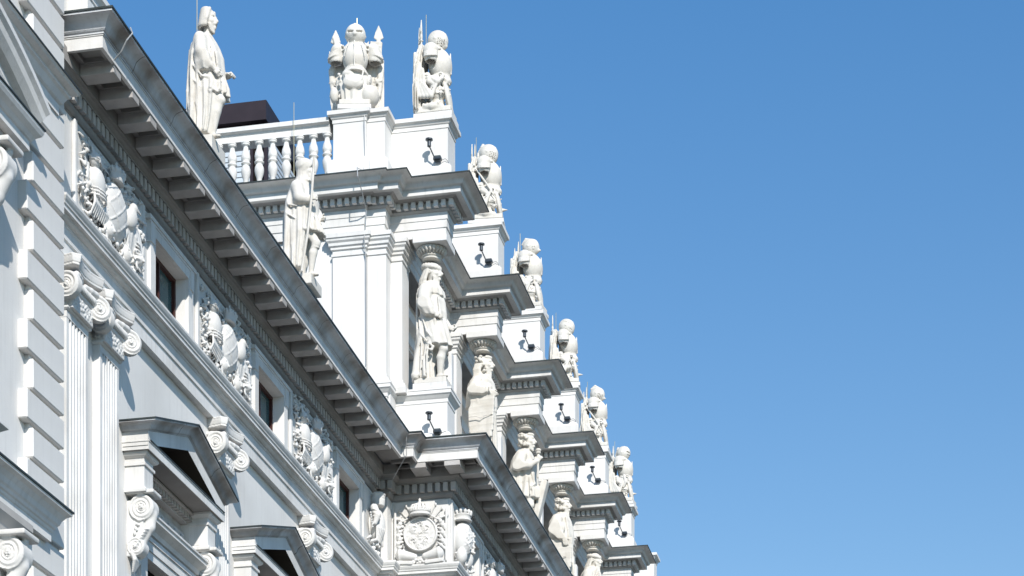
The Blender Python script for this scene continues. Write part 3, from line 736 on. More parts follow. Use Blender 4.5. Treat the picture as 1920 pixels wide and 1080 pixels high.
def leg(S_, hip, knee, ankle, toe, sc=1.0, boot=False):
    hip, knee, ankle, toe = map(Vector, (hip, knee, ankle, toe))
    S_.cap(hip, knee, .092*sc, .060*sc, k=.03); S_.ell(knee+Vector((.012, 0, .0)), (.055*sc, .055*sc, .06*sc), k=.02)
    mid = knee.lerp(ankle, .33)+Vector((-.022, 0, 0)); S_.chain([knee, mid, ankle], [.052*sc, .060*sc, .036*sc], k=.02)
    if boot:
        for i in range(4): S_.tor(knee.lerp(ankle, -.06+.07*i), .058*sc, .010, (knee-ankle), k=.006)
    S_.ell(ankle+Vector((-.02, 0, -.03)), (.035*sc, .033*sc, .035*sc), k=.015)
    S_.cap(ankle+Vector((0, 0, -.028)), toe, .038*sc, .024*sc, k=.015)
    S_.cap(toe+Vector((-.03, -.018, 0)), toe+Vector((.012, -.02, 0)), .018*sc, k=.01); S_.cap(toe+Vector((-.03, .018, 0)), toe+Vector((.006, .022, 0)), .016*sc, k=.01)

def folds(S_, lines, r=.014, k=.012, sub=False, hug=None):
    for ln in lines:
        if hug:      # keep every fold on the body's elliptical girth
            rx, ry = hug; ln = [(x/max(1, math.hypot(x/rx, y/ry)), y/max(1, math.hypot(x/rx, y/ry)), z) for x, y, z in ln]
        if hug: pass
        S_.chain(ln, [r*.6]+[r]*(len(ln)-2)+[r*.6], k=k, sub=sub)

# ------------------------------------------------------------------ the stone figures on the wing roof
def plinth(root, x0, x1, y0, y1, z0, z1, m=None):
    p = MB(); p.cham(x0, x1, y0, y1, z0, z1, .008); return p.build('plinth', m or M_stat, root)
def wing_roof_pedestal(Yc):
    sw('statue_pedestal', [(-11.6, Yc+.72), (-11.6, Yc-.62), (-10.72, Yc-.62), (-10.72, Yc+.72), (-11.6, Yc+.72)],
       [(.06, 14.4), (.06, 14.9), (.0, 14.95), (0, 15.42), (.015, 15.43), (.015, 15.48), (.03, 15.50), (.05, 15.52), (.07, 15.53), (.07, 15.60), (.03, 15.605), (.03, 15.66), (-.2, 15.67)], M_trim)
for yc in (26.0, 30.02, 34.22): wing_roof_pedestal(yc)

def statue(name, loc, label, rotz=0, group='stone figures standing along the cornice'):
    return empty(name, loc, label, 'statue', group)

# figure 1: bearded man with bobbed hair, long cloak over a short tunic, hands at the belt
t = statue('cloaked_statue', (-10.80, 29.95, 15.86), 'stone statue of a bob-haired bearded man in a long cloak, whole against the sky')
plinth(t, -.34, .12, -.27, .30, -.20, .03)
F1 = Sculpt((-.50, -.42, -.02), (.42, .42, 2.02), .0135)
head(F1, (-.06, -.01, 1.765), yaw=-8, beard=.30, hair='bob', sc=1.22)
F1.cap((-.08, 0, 1.50), (-.06, 0, 1.70), .075, .062, k=.03)
F1.loft([(.86, -.03, 0, .19, .23), (1.05, .0, 0, .185, .215), (1.22, -.01, 0, .18, .23), (1.36, -.05, 0, .165, .25), (1.46, -.08, 0, .14, .22), (1.53, -.09, 0, .10, .13)], fold=(7, .004, .012, .5, .5), k=.04)
# tunic skirt flaring to the knee
F1.loft([(.66, .03, -.02, .225, .25), (.78, .04, -.02, .21, .24), (.90, .02, 0, .19, .22), (1.0, .0, 0, .18, .21)], fold=(11, .006, .030, 0, 1.0), k=.03)
leg(F1, (.04, -.10, .78), (.185, -.12, .56), (.055, -.11, .10), (.17, -.15, .045))
leg(F1, (-.05, .10, .78), (-.06, .11, .50), (-.14, .10, .10), (-.01, .14, .045))
# cloak falling down the back to the plinth
F1.loft([(.04, -.20, .0, .13, .27), (.30, -.20, .0, .15, .28), (.60, -.19, 0, .165, .29), (.95, -.18, 0, .165, .30), (1.20, -.16, 0, .17, .30), (1.38, -.13, 0, .17, .28), (1.50, -.11, 0, .12, .17), (1.56, -.10, 0, .07, .10)], fold=(9, .006, .026, 1.2, .6), k=.03, sharp=True)
F1.loft([(.10, -.08, -.14, .085, .11), (.30, -.05, -.15, .11, .11), (.60, -.02, -.17, .15, .11), (.85, -.02, -.17, .16, .10), (1.05, -.02, -.15, .14, .1)], fold=(8, .008, .022, 2.0, 1.5), k=.03)
# right arm (towards the street corner), wide sleeve and hand on the belt
F1.chain([(-.10, -.24, 1.40), (-.06, -.31, 1.17), (.02, -.28, 1.02)], [.095, .088, .07], k=.04)
F1.loft([(.92, -.02, -.28, .07, .06), (1.02, -.03, -.29, .12, .085), (1.16, -.05, -.29, .12, .09)], fold=(6, .005, .014, 0, 0), k=.03)
F1.chain([(.0, -.30, 1.08), (.09, -.28, .98), (.13, -.26, .94)], [.052, .046, .034], k=.02)
hand(F1, (.13, -.255, .945), (.7, .1, -.75), (0, 1, -.2), 1, .9)
# left arm stretched forward, fist closed
F1.chain([(-.06, .24, 1.38), (.03, .27, 1.14), (.20, .12, 1.02)], [.09, .07, .04], k=.04)
hand(F1, (.20, .11, 1.02), (.9, -.3, 0), (0, -.2, -1), -1, 1.5, 1.15)
# drapery: diagonal swags from shoulder to hip, hanging edges
folds(F1, [[(-.22, -.26, 1.30), (-.14, -.31, 1.12), (-.02, -.31, .97), (.06, -.28, .93)], [(-.26, -.22, 1.20), (-.18, -.30, 1.00), (-.05, -.30, .84), (.05, -.26, .84)], [(-.28, -.20, 1.05), (-.20, -.29, .82), (-.08, -.28, .70)],
           [(.12, -.20, 1.25), (.15, -.19, 1.05), (.16, -.18, .90)], [(.06, -.22, 1.32), (.08, -.22, 1.1)], [(-.03, -.23, 1.40), (-.02, -.25, 1.22)]], .017)
folds(F1, [[(-.25, -.24, .9), (-.27, -.26, .5), (-.25, -.24, .12)], [(-.16, -.27, .8), (-.15, -.27, .5), (-.12, -.25, .2)], [(.0, -.26, .78), (-.02, -.26, .5), (-.05, -.25, .2)], [(.10, -.24, .82), (.12, -.24, .66)], [(.19, -.20, .84), (.21, -.19, .68)], [(-.30, -.16, 1.3), (-.32, -.2, .7), (-.31, -.18, .1)]], .019)
folds(F1, [[(-.20, -.30, .95), (-.20, -.31, .55), (-.19, -.29, .14)], [(-.07, -.29, .80), (-.08, -.29, .5), (-.09, -.27, .2)], [(.05, -.27, .80), (.06, -.26, .66)]], .010, sub=True)
folds(F1, [[(.02, -.25, .66), (.07, -.27, .63), (.10, -.24, .68), (.16, -.22, .64), (.22, -.18, .67)]], .020)
fo = F1.build('figure', M_stat, t); fo.scale = (.94, 1.0, 1); fo.location.x = .03

# figure 2: soldier in helmet and mail coif holding a halberd shaft
t = statue('soldier_statue', (-10.72, 34.25, 15.78), 'stone statue of a helmeted soldier holding a long staff, before the white end wall')
plinth(t, -.34, .16, -.27, .30, -.14, .03)
F2 = Sculpt((-.52, -.46, -.02), (.42, .42, 2.10), .0135)
head(F2, (-.02, -.01, 1.78), yaw=-6, beard=0, hair='helmet', sc=1.22)
F2.loft([(.92, .02, 0, .18, .21), (1.08, .02, 0, .17, .20), (1.25, .01, 0, .185, .23), (1.40, -.03, 0, .17, .25), (1.50, -.05, 0, .14, .2), (1.58, -.05, 0, .10, .12)], k=.04)
F2.loft([(.72, .05, -.02, .23, .25), (.84, .04, -.02, .21, .235), (1.0, .02, 0, .18, .21)], fold=(13, .006, .028, .6, .5), k=.03)
leg(F2, (.03, -.10, .82), (.19, -.12, .55), (.10, -.10, .10), (.21, -.13, .045), 1.08, boot=True)
leg(F2, (-.04, .10, .82), (-.02, .12, .50), (-.10, .10, .10), (.03, .14, .045), 1.05, boot=True)
F2.loft([(.04, -.20, .02, .12, .26), (.35, -.20, .0, .14, .28), (.70, -.20, 0, .16, .29), (1.0, -.19, 0, .175, .30), (1.22, -.16, 0, .17, .31), (1.40, -.10, 0, .18, .29), (1.52, -.08, 0, .13, .2), (1.60, -.07, 0, .10, .12)], fold=(8, .006, .028, .3, .8), k=.03, sharp=True)
F2.loft([(.16, -.10, -.16, .07, .09), (.40, -.09, -.18, .10, .10), (.75, -.05, -.20, .14, .10), (1.05, -.03, -.19, .15, .11), (1.3, -.05, -.18, .13, .10)], fold=(7, .006, .02, 1.0, 2), k=.03)
F2.chain([(-.08, -.26, 1.42), (-.02, -.32, 1.20), (.10, -.30, 1.17)], [.10, .082, .055], k=.04)
F2.chain([(.0, -.33, 1.19), (.14, -.30, 1.20)], [.06, .042], k=.02)
hand(F2, (.13, -.30, 1.20), (.8, .1, .05), (0, 1, 0), 1, 1.5, 1.12)
F2.chain([(-.02, .24, 1.40), (.10, .24, 1.18), (.24, .05, 1.02)], [.09, .07, .045], k=.04)
hand(F2, (.24, .05, 1.02), (.6, -.6, -.5), (-.5, -.5, 0), -1, 1.0, 1.1)
folds(F2, [[(-.24, -.24, 1.30), (-.20, -.32, 1.12), (-.06, -.33, 1.08)], [(-.28, -.22, 1.2), (-.24, -.30, 1.0), (-.10, -.31, .9)], [(-.27, -.22, 1.0), (-.27, -.26, .6), (-.24, -.24, .15)], [(-.17, -.28, .9), (-.16, -.28, .5), (-.14, -.25, .2)],
           [(-.05, -.29, 1.0), (-.04, -.30, .7), (-.08, -.27, .3)], [(.10, -.22, 1.05), (.12, -.24, .76)], [(.19, -.20, 1.0), (.22, -.20, .78)], [(.05, -.24, .98), (.05, -.26, .74)]], .019)
folds(F2, [[(-.22, -.29, 1.0), (-.215, -.30, .6), (-.19, -.27, .2)], [(-.10, -.30, .85), (-.10, -.30, .5), (-.11, -.27, .2)]], .011, sub=True)
for i in range(9):
    a = R(-110+i*25); F2.ell((.05+.235*math.cos(a), -.02+.255*math.sin(a), .73), (.03, .03, .035), k=.01)
fo = F2.build('figure', M_stat, t); fo.scale = (1.02, 1.0, 1)
sf = MB(); sf.tube([(.03, -.36, .02), (.13, -.365, .62), (.195, -.365, 1.18), (.235, -.36, 1.80)], .020, 10); sf.build('staff', M_stat, t)

# ------------------------------------------------------------------ figures carrying the piers
def capital_over(t):
    c = MB(); prof = [(.15, 0), (.165, .01), (.165, .025), (.155, .04), (.16, .05), (.185, .06), (.185, .075), (.175, .085), (.20, .11), (.245, .15), (.27, .18), (.27, .198), (.25, .205)]
    c.lathe(0, 0, prof, 40)
    for i in range(22):
        a = 2*math.pi*i/22; r0, r1 = .19, .268
        p0 = Vector((r0*math.cos(a), r0*math.sin(a), .095)); p1 = Vector((r1*math.cos(a), r1*math.sin(a), .185))
        c.tube([p0, p0.lerp(p1, .5)+Vector((.008*math.cos(a), .008*math.sin(a), -.008)), p1], .022, 6)
    o = c.build('head_capital', M_stat, t, smooth=True); return o
HZ = 2.17   # underside of the capital above the figure's base
def atlas(k, label, fn, seed=0):
    X0, Y0 = -9.93, 39.35+PT*k
    t = empty('pier_statue', (X0, Y0, 16.09), label, 'statue', 'stone figures carrying the portico piers')
    plinth(t, -.31, .33, -.25, .28, -.205, -.10, M_trim)
    pl = MB(); pl.cham(-.29, .31, -.23, .26, -.10, .0, .01); pl.build('base', M_stat, t)
    c = capital_over(t); c.location = (.0, -.06, HZ)
    ab = MB(); ab.cham(-.27, .36, -.40, .26, HZ+.205, HZ+.328, .008); ab.build('abacus', M_trim, t)
    s_ = Sculpt((-.44, -.42, -.03), (.46, .42, HZ+.09), .0135)
    fn(s_, t); fo = s_.build('figure', M_stat, t, smooth=0); fo.scale = (1.20, 1.08, 1)
    sup = MB(); sup.cham(-.10, .30, .24, .42, -.10, .62, .01); sup.build('support_block', M_trim, t)
    return t
def robe(s_, ph=0, w=1.0, lean=0):
    s_.loft([(.0, -.02, 0, .25*w, .26*w), (.30, -.02, 0, .23*w, .25*w), (.65, -.01, 0, .22*w, .25*w), (1.0, 0, 0, .20*w, .24*w), (1.15, .01, 0, .195*w, .24*w)], fold=(9, .006, .030, ph, .8), k=.03, sharp=True)
def torso(s_, w=1.0):
    s_.loft([(1.0, .01, 0, .20*w, .24*w), (1.2, .02, 0, .20*w, .25*w), (1.42, .0, 0, .20*w, .27*w), (1.60, -.03, 0, .17*w, .25*w), (1.70, -.03, 0, .13, .17), (1.78, -.02, 0, .09, .10)], fold=(8, .004, .010, 1, 1), k=.04)
def fig_a(s_, t):      # mantle, hand on hip, cloth drawn up over one knee
    head(s_, (.0, -.01, 1.965), yaw=-12, beard=1.0, hair='turban', sc=1.3)
    torso(s_)
    s_.loft([(.0, -.13, .0, .15, .24), (.30, -.13, 0, .14, .24), (.65, -.10, 0, .15, .25), (1.0, -.04, 0, .18, .25), (1.2, .0, 0, .195, .25)], fold=(8, .006, .030, .4, .8), k=.03, sharp=True)
    s_.loft([(.56, .06, .0, .21, .25), (.75, .06, 0, .20, .245), (1.0, .03, 0, .19, .24), (1.15, .01, 0, .19, .24)], fold=(9, .006, .028, 1.4, .8), k=.03)
    leg(s_, (.04, .12, .75), (.12, .14, .5), (.10, .12, .08), (.22, .14, .03), 1.1)
    s_.cap((-.01, 0, 1.72), (0, 0, 1.92), .075, .065, k=.03)
    s_.loft([(1.50, -.02, 0, .22, .29), (1.62, -.03, 0, .21, .28), (1.74, -.03, 0, .15, .19), (1.80, -.02, 0, .11, .12)], fold=(12, .003, .010, 0, 0), k=.015)
    s_.chain([(-.05, -.25, 1.58), (-.06, -.34, 1.28), (.06, -.30, 1.12)], [.10, .095, .062], k=.03)
    s_.loft([(1.08, .03, -.30, .075, .065), (1.20, -.02, -.32, .11, .085), (1.36, -.06, -.32, .12, .095)], fold=(7, .004, .012, 0, 0), k=.02)
    hand(s_, (.07, -.29, 1.11), (.9, .2, -.3), (0, 1, -.2), 1, .8, 1.1)
    s_.chain([(.0, .26, 1.56), (.08, .28, 1.28), (.24, .16, 1.02)], [.09, .07, .045], k=.03); hand(s_, (.24, .15, 1.03), (.8, -.3, -.5), (0, -1, 0), -1, 1.2, 1.1)
    s_.loft([(.58, .10, -.10, .22, .19), (.75, .09, -.08, .20, .20), (1.05, .06, -.05, .17, .20)], fold=(6, .004, .02, 1, 1), k=.03)
    leg(s_, (.12, -.10, .75), (.20, -.14, .52), (.14, -.10, .08), (.25, -.14, .03), 1.1)
    folds(s_, [[(-.24, -.2, 1.55), (-.28, -.24, 1.2), (-.26, -.25, .8), (-.20, -.27, .5)], [(-.20, -.28, 1.1), (-.16, -.30, .8), (-.02, -.30, .62)], [(-.10, -.30, 1.05), (-.02, -.31, .8), (.08, -.28, .64)], [(-.22, -.25, .9), (-.22, -.27, .5), (-.26, -.25, .03)],
               [(-.12, -.28, .7), (-.12, -.28, .4), (-.16, -.27, .03)], [(.0, -.27, .6), (-.02, -.29, .4), (-.03, -.27, .05)], [(.14, -.24, 1.45), (.18, -.22, 1.1), (.22, -.22, .7)], [(.06, -.27, 1.4), (.10, -.26, 1.0), (.14, -.28, .66)]], .019, hug=(.25, .29))
    folds(s_, [[(.02, -.29, .58), (.08, -.30, .52), (.05, -.29, .46), (-.02, -.28, .50)]], .022, hug=(.25, .29))
    folds(s_, [[(-.17, -.29, .75), (-.17, -.29, .4), (-.20, -.28, .05)], [(-.06, -.29, .6), (-.06, -.29, .3), (-.09, -.28, .05)]], .012, sub=True, hug=(.25, .29))
    s_.chain([(-.17, -.18, .5), (-.22, -.19, .05), (-.22, -.19, -.01)], [.05, .06, .03], k=.04)
def shield_body(s_, zt, zb, x0=-.02, w=.235, y=-.30):
    n = 9
    for i in range(n):
        tt = i/(n-1); z = zt+(zb-zt)*tt; ww = w*(1-.06*math.sin(tt*3))*(1 if tt < .45 else math.sqrt(max(.02, 1-((tt-.45)/.56)**2)))
        s_.box((x0+.0, y+.01, z), (ww, .035, (zt-zb)/(n-1)*.62), Rz(-8), r=.012, k=.012)
def fig_b(s_, t):      # long hair, arms folded over the rim of a tall shield
    head(s_, (.02, -.01, 1.960), yaw=-10, beard=.8, hair='long', sc=1.33)
    torso(s_, 1.02); robe(s_, 1.4, 1.0)
    s_.cap((0, 0, 1.72), (0.01, 0, 1.92), .075, .065, k=.03)
    s_.loft([(1.1, -.04, 0, .25, .30), (1.35, -.04, 0, .24, .31), (1.58, -.04, 0, .22, .29), (1.72, -.03, 0, .15, .18)], fold=(8, .004, .018, 2, 1), k=.03)
    s_.ell((.04, -.27, 1.40), (.16, .09, .12), k=.03); s_.ell((.0, -.30, 1.40), (.13, .08, .10), k=.02, fold=(5, .008))
    s_.chain([(-.06, -.28, 1.55), (-.12, -.36, 1.34), (.05, -.36, 1.30), (.16, -.33, 1.30)], [.09, .085, .075, .05], k=.02)
    for i in range(6): s_.tor((-.08+.05*i, -.35, 1.33-.005*i), .078-.004*i, .014, (1, .1, .1), k=.012)
    hand(s_, (.17, -.33, 1.30), (.7, -.1, -.6), (0, 1, 0), 1, .9, 1.2)
    shield_body(s_, 1.20, .22, .02)
    s_.chain([(-.18, -.37, .80), (-.05, -.375, .80), (.02, -.375, .76), (.09, -.375, .80), (.22, -.37, .82)], [.010]*5, k=.006)
    folds(s_, [[(-.22, -.24, 1.5), (-.28, -.27, 1.2), (-.26, -.27, .9)], [(-.28, -.20, 1.3), (-.30, -.22, .9), (-.24, -.24, .75)], [(-.22, -.24, .8), (-.24, -.24, .4), (-.24, -.24, .05)], [(.22, -.2, 1.1), (.26, -.2, .7), (.25, -.22, .3)]], .022, hug=(.25, .29))
    s_.ell((-.22, -.28, 1.12), (.05, .06, .12), k=.02, sub=True)
def fig_c(s_, t):      # curly hair, cloak, arm across the chest holding a mace
    head(s_, (.02, -.01, 1.950), yaw=-10, beard=.5, hair='curly', sc=1.33)
    torso(s_); s_.cap((0, 0, 1.72), (.01, 0, 1.92), .075, .065, k=.03)
    s_.loft([(.02, -.17, .03, .16, .24), (.4, -.17, .02, .17, .25), (.9, -.16, 0, .17, .27), (1.3, -.14, 0, .17, .28), (1.55, -.10, 0, .17, .27), (1.74, -.06, 0, .12, .15)], fold=(8, .005, .026, 0, .7), k=.03, sharp=True)
    s_.loft([(.66, .04, -.02, .22, .24), (.85, .04, -.02, .20, .23), (1.1, .02, 0, .19, .23)], fold=(9, .006, .026, 0, .5), k=.03)
    leg(s_, (.06, -.10, .80), (.10, -.14, .50), (.02, -.12, .08), (.14, -.15, .03), 1.12); leg(s_, (.0, .10, .80), (.12, .12, .5), (.16, .10, .08), (.26, .14, .03), 1.05)
    s_.chain([(-.04, -.27, 1.55), (-.09, -.35, 1.30), (.10, -.33, 1.30), (.24, -.28, 1.40)], [.10, .10, .075, .048], k=.03)
    hand(s_, (.24, -.28, 1.40), (.4, .1, .6), (0, 1, 0), 1, 1.5, 1.25)
    s_.cap((.26, -.26, 1.05), (.27, -.26, 1.62), .022); s_.ell((.27, -.26, 1.64), (.055, .055, .045)); s_.tor((.27, -.26, 1.58), .035, .014)
    folds(s_, [[(-.14, -.30, 1.6), (-.24, -.27, 1.2), (-.26, -.25, .6), (-.24, -.22, .05)], [(-.12, -.27, 1.15), (-.14, -.28, .7), (-.14, -.25, .1)], [(.04, -.25, 1.15), (.03, -.27, .7)], [(.14, -.22, 1.2), (.22, -.22, .95), (.14, -.26, .88), (.20, -.24, .72)], [(.10, -.24, 1.1), (.12, -.26, .70)], [(.20, -.20, 1.0), (.24, -.19, .68)]], .02, hug=(.25, .29))
    folds(s_, [[(-.19, -.28, 1.2), (-.20, -.27, .7), (-.19, -.25, .1)]], .012, sub=True, hug=(.25, .29))
    s_.box((.22, .10, .55), (.06, .12, .55), Ry(12), r=.02, k=.02)
def fig_d(s_, t):      # curly-bearded man resting his hand on a rectangular shield
    head(s_, (.02, -.01, 1.950), yaw=-10, beard=.9, hair='curly', sc=1.33)
    torso(s_, 1.03); robe(s_, 2.2); s_.cap((0, 0, 1.72), (.01, 0, 1.92), .075, .065, k=.03)
    s_.loft([(1.0, -.03, 0, .24, .29), (1.3, -.03, 0, .235, .30), (1.55, -.04, 0, .22, .29), (1.72, -.03, 0, .15, .18)], fold=(7, .004, .014, 0, 1), k=.03)
    s_.chain([(-.06, -.28, 1.55), (-.10, -.37, 1.28), (.02, -.38, 1.12), (.10, -.36, 1.06)], [.11, .11, .08, .045], k=.03)
    s_.ell((.0, -.33, 1.30), (.12, .08, .15), k=.03, fold=(6, .006))
    hand(s_, (.10, -.37, 1.07), (.2, -.1, -1), (0, 1, 0), 1, .25, 1.25)
    shield_body(s_, 1.0, .1, .01, .245)
    s_.cap((.25, -.24, .62), (.26, -.24, .50), .04, .025); s_.cap((.24, -.3, 1.0), (.27, -.26, .2), .02)
    s_.chain([(-.14, -.365, .62), (0, -.37, .60), (.14, -.37, .62)], [.01, .014, .01], k=.006)
    folds(s_, [[(.10, -.25, 1.6), (.17, -.25, 1.3), (.20, -.24, 1.05)], [(-.14, -.36, 1.4), (-.04, -.38, 1.45), (.06, -.36, 1.38)], [(-.25, -.22, 1.4), (-.27, -.24, 1.0)]], .018, hug=(.25, .29))
def fig_e(s_, t):      # hair bound in a knot, cloak crossing the breast
    head(s_, (.03, -.01, 1.930), yaw=-10, beard=.8, hair='turban', sc=1.33)
    torso(s_, 1.04); robe(s_, 3.1); s_.cap((0, 0, 1.72), (.01, 0, 1.92), .075, .065, k=.03)
    s_.loft([(.9, -.03, 0, .25, .29), (1.3, -.03, 0, .24, .30), (1.58, -.04, 0, .22, .29), (1.74, -.03, 0, .15, .18)], fold=(9, .006, .018, 0, 2), k=.03)
    s_.chain([(-.06, -.28, 1.55), (-.08, -.36, 1.25), (.12, -.34, 1.12)], [.11, .10, .06], k=.03); hand(s_, (.12, -.33, 1.12), (.9, .1, -.1), (0, 1, 0), 1, 1.0, 1.2)
    folds(s_, [[(.12, -.24, 1.68), (.05, -.30, 1.45), (-.10, -.34, 1.25)], [(.16, -.22, 1.6), (.12, -.30, 1.35), (0, -.35, 1.15)], [(.19, -.2, 1.5), (.2, -.26, 1.2), (.12, -.32, 1.0)], [(-.2, -.26, 1.5), (-.25, -.28, 1.1), (-.2, -.3, .8)]], .024, hug=(.25, .29))
ATL = [(fig_a, 'stone pier statue in a heavy mantle, hand at his hip, under the nearest pier'),
       (fig_b, 'long-haired stone pier statue folding its arms over a tall shield, second from the nearest'),
       (fig_c, 'curly-haired stone pier statue with one arm across the chest holding a knobbed mace'),
       (fig_d, 'bearded stone pier statue with one hand laid on its shield, fourth from the nearest'),
       (fig_e, 'stone pier statue cut off by the lower edge of the picture, lowest of its row')]
for k, (fn, lb) in enumerate(ATL): atlas(k, lb, fn)

# ------------------------------------------------------------------ trophies of armour on the attic pedestals
def trophy(loc, label, kind, rotz=0):
    t = empty('armour_trophy', loc, label, 'statue', 'stone armour trophies on the attic pedestals')
    t.rotation_euler = (0, 0, rotz+R({0: 0, 1: 7, 2: -6, 3: 9, 4: -4, 5: 3, 6: 0}[kind])); t.scale = (1.0, 1.12 if kind == 6 else 1.0, 1.05)
    s_ = Sculpt((-.46, -.46, -.02), (.48, .46, 1.86), .013)
    s_.box((.0, 0, .03), (.33, .25, .05), r=.01)
    tilt = {0: 18, 1: 16, 2: 8, 3: 20, 4: 2, 5: 24, 6: 0}[kind]; Mh = Ry(tilt)
    hc = Vector((.03, 0, 1.30)); H_ = lambda x, y, z: hc+Mh @ Vector((x, y, z))
    # cuirass, fauld, gorget
    s_.ell((.08, 0, .88), (.215, .25 if kind != 6 else .205, .29 if kind != 6 else .26), Ry(-6), k=.03)
    so = .0 if kind != 6 else .045      # shoulders stand wider on the frontal trophy
    s_.loft([(1.02, .03, 0, .17, .24), (1.12, .0, 0, .13, .19), (1.20, .0, 0, .10, .12)], k=.03)
    s_.cap((.27, 0, 1.08), (.285, 0, .72), .012, k=.02)
    for z, r_ in ((.66, .165), (.62, .175), (.585, .185)): s_.tor((.05, 0, z), r_, .022, (-.12, 0, 1), k=.010, sq=(1, 1.18))
    s_.tor((.0, 0, 1.18), .10, .018, (.2, 0, 1), k=.01)
    # pauldrons: layered shells with open arm holes
    for y in (-1, 1):
        s_.ell((-.04+so*.8, y*(.245+so), 1.06), (.14, .11, .13), Rx(y*20), k=.012)
        for i in range(3): s_.tor((-.03+so*.8, y*(.27+so+.012*i), 1.0-.035*i), .115+.002*i, .016, (0, y*.35, 1), k=.006)
        s_.cap((-.03+so*.8, y*(.25+so), 1.02), (-.03+so*.8, y*(.275+so), .90), .115, .112, k=.01)
        s_.cap((-.03+so*.8, y*(.275+so), .80), (-.03+so*.8, y*(.262+so), .97), .088, .082, k=.004, sub=True)
    # helmet
    s_.ell(H_(0, 0, .02), (.192, .165, .178), Mh, k=.012)
    s_.loft([(1.13, .0, 0, .125, .125), (1.22, .01, 0, .11, .11), (1.30, .02, 0, .12, .12)], k=.02)
    s_.tor(H_(.02, 0, -.055), .14, .012, Mh @ Vector((-.28, 0, 1)), k=.005)
    if kind in (0, 6): s_.cap(H_(.10, 0, -.02), H_(.175, 0, -.035), .10, .03, k=.03)
    if kind in (2, 5): s_.cap(H_(.08, 0, -.03), H_(.235, 0, -.03 if kind == 2 else .01), .11, .012, k=.02)
    if kind in (1, 3): s_.ell(H_(.07, 0, -.03), (.12, .13, .11), Mh, k=.02)
    s_.cap(H_(-.16, 0, -.02), H_(.10, 0, .175), .016, .010, k=.02)
    for y in (-1, 1): s_.ell(H_(-.02, y*.160, -.0), (.022, .016, .022), k=.004)
    s_.tor(H_(0, 0, .02), .180, .010, Mh @ Vector((0, 1, 0)), k=.006)
    if kind in (1, 4): 
        for q in range(9): s_.ell(H_(-.20+.01*abs(q-4), 0, .16-.045*q), (.035, .018+.012*(q % 2), .03), k=.008)
    if kind in (2, 5): s_.chain([H_(-.04, 0, .20), H_(-.14, 0, .19), H_(-.21, 0, .08)], [.012, .03, .02], k=.01)
    if kind == 3: s_.tor(H_(0, 0, .09), .155, .014, Mh @ Vector((0, 0, 1)), k=.004)
    for y in (-1, 1):      # scalloped shoulder straps and side tassets
        for q in range(5): s_.ell((.12-.045*q, y*(.20+.012*q), 1.09-.004*q), (.026, .026, .022), k=.006)
        s_.ell((.04, y*.21, .50), (.10, .05, .13), Rx(-y*12), k=.012)
        for q in range(3): s_.cap((-.05, y*(.245), .56-.05*q), (.13, y*.245, .56-.05*q), .010, k=.004)
    holes = []
    if kind in (0, 1, 5):
        for i in range(5):
            for j in range(4): holes.append(((.05+.033*i, -.075+.028*j+(.012 if i % 2 else 0)), .0095))
    elif kind == 3: holes = [((.08+.03*i, -.03), .009) for i in range(3)]
    elif kind == 2: holes = [((.10+.03*math.cos(a), -.03+.03*math.sin(a)), .008) for a in [i*math.pi/3 for i in range(6)]]
    for (x, z), r_ in holes:
        for y in (-1, 1): s_.cap(H_(x, y*.20, z), H_(x, y*.06, z), r_, k=.002, sub=True)
    if kind in (4, 6):     # open eye slits
        for y in (-1, 1): s_.box(H_(.15, y*.072, .008), (.06, .036, .013), Rx(y*14) @ Rz(-y*38) @ Mh, r=.004, k=.004, sub=True)
        if kind == 4: s_.box(H_(.16, 0, -.055), (.05, .10, .006), Mh, r=.003, k=.003, sub=True)
        if kind == 6:
            for i in range(6): s_.ell(H_(-.10+.04*i, 0, .18-.012*abs(i-2)), (.024, .02, .034), k=.008)
    # draped cloak behind, falling in long folds and swept forward at the foot
    s_.loft([(.04, -.30, 0, .075, .30), (.4, -.31, 0, .085, .33), (.8, -.29, 0, .09, .33), (1.05, -.25, 0, .08, .29), (1.2, -.22, 0, .06, .22)], fold=(14, .005, .016, .5, .5), k=.02)
    for i in range(4):
        y0 = -.27-.01*i
        s_.chain([(-.33+.05*i, y0+.02, 1.02-.10*i), (-.33+.06*i, y0, .60-.05*i), (-.22+.07*i, y0-.01, .26-.01*i), (-.04+.05*i, y0+.02, .36+.05*i)], [.03, .035, .04, .02], k=.015)
        s_.chain([(-.33+.05*i, -y0-.02, 1.02-.10*i), (-.33+.06*i, -y0, .60-.05*i), (-.2+.07*i, -y0, .26), (-.06+.05*i, -y0-.02, .4)], [.03, .035, .04, .02], k=.015)
    if kind == 6:
        for y in (-1, 1):      # banners flaring to both sides
            for q in range(4): s_.chain([(-.14, y*(.20+.03*q), 1.15-.02*q), (-.16, y*(.33+.03*q), .95-.05*q), (-.15, y*(.40-.01*q), .62-.08*q), (-.12, y*(.37-.03*q), .34-.05*q)], [.02, .032, .034, .016], k=.012)
        for q in range(4): s_.tor((.05, 0, .66-.03*q), .175+.012*q, .014, (-.1, 0, 1), k=.004, sq=(1, 1.3))
        s_.cap((.285, 0, 1.10), (.30, 0, .66), .014, k=.006)
        for y in (-1, 1): s_.chain([(.20, y*.10, 1.12), (.27, y*.13, .98), (.27, y*.17, .84)], [.010]*3, k=.003)
    if kind == 6: s_.loft([(.04, -.22, .02, .07, .36), (.4, -.22, .03, .08, .41), (.9, -.2, .03, .08, .41), (1.1, -.2, .03, .06, .36), (1.2, -.2, .04, .05, .28)], fold=(16, .005, .014, .5, .5), k=.02)
    # second helmet at the foot with flower-shaped breaths
    s_.ell((.06, -.13, .34), (.145, .135, .145), k=.01); s_.loft([(.10, .05, -.10, .13, .12), (.22, .05, -.10, .115, .11), (.3, .05, -.10, .12, .12)], k=.015)
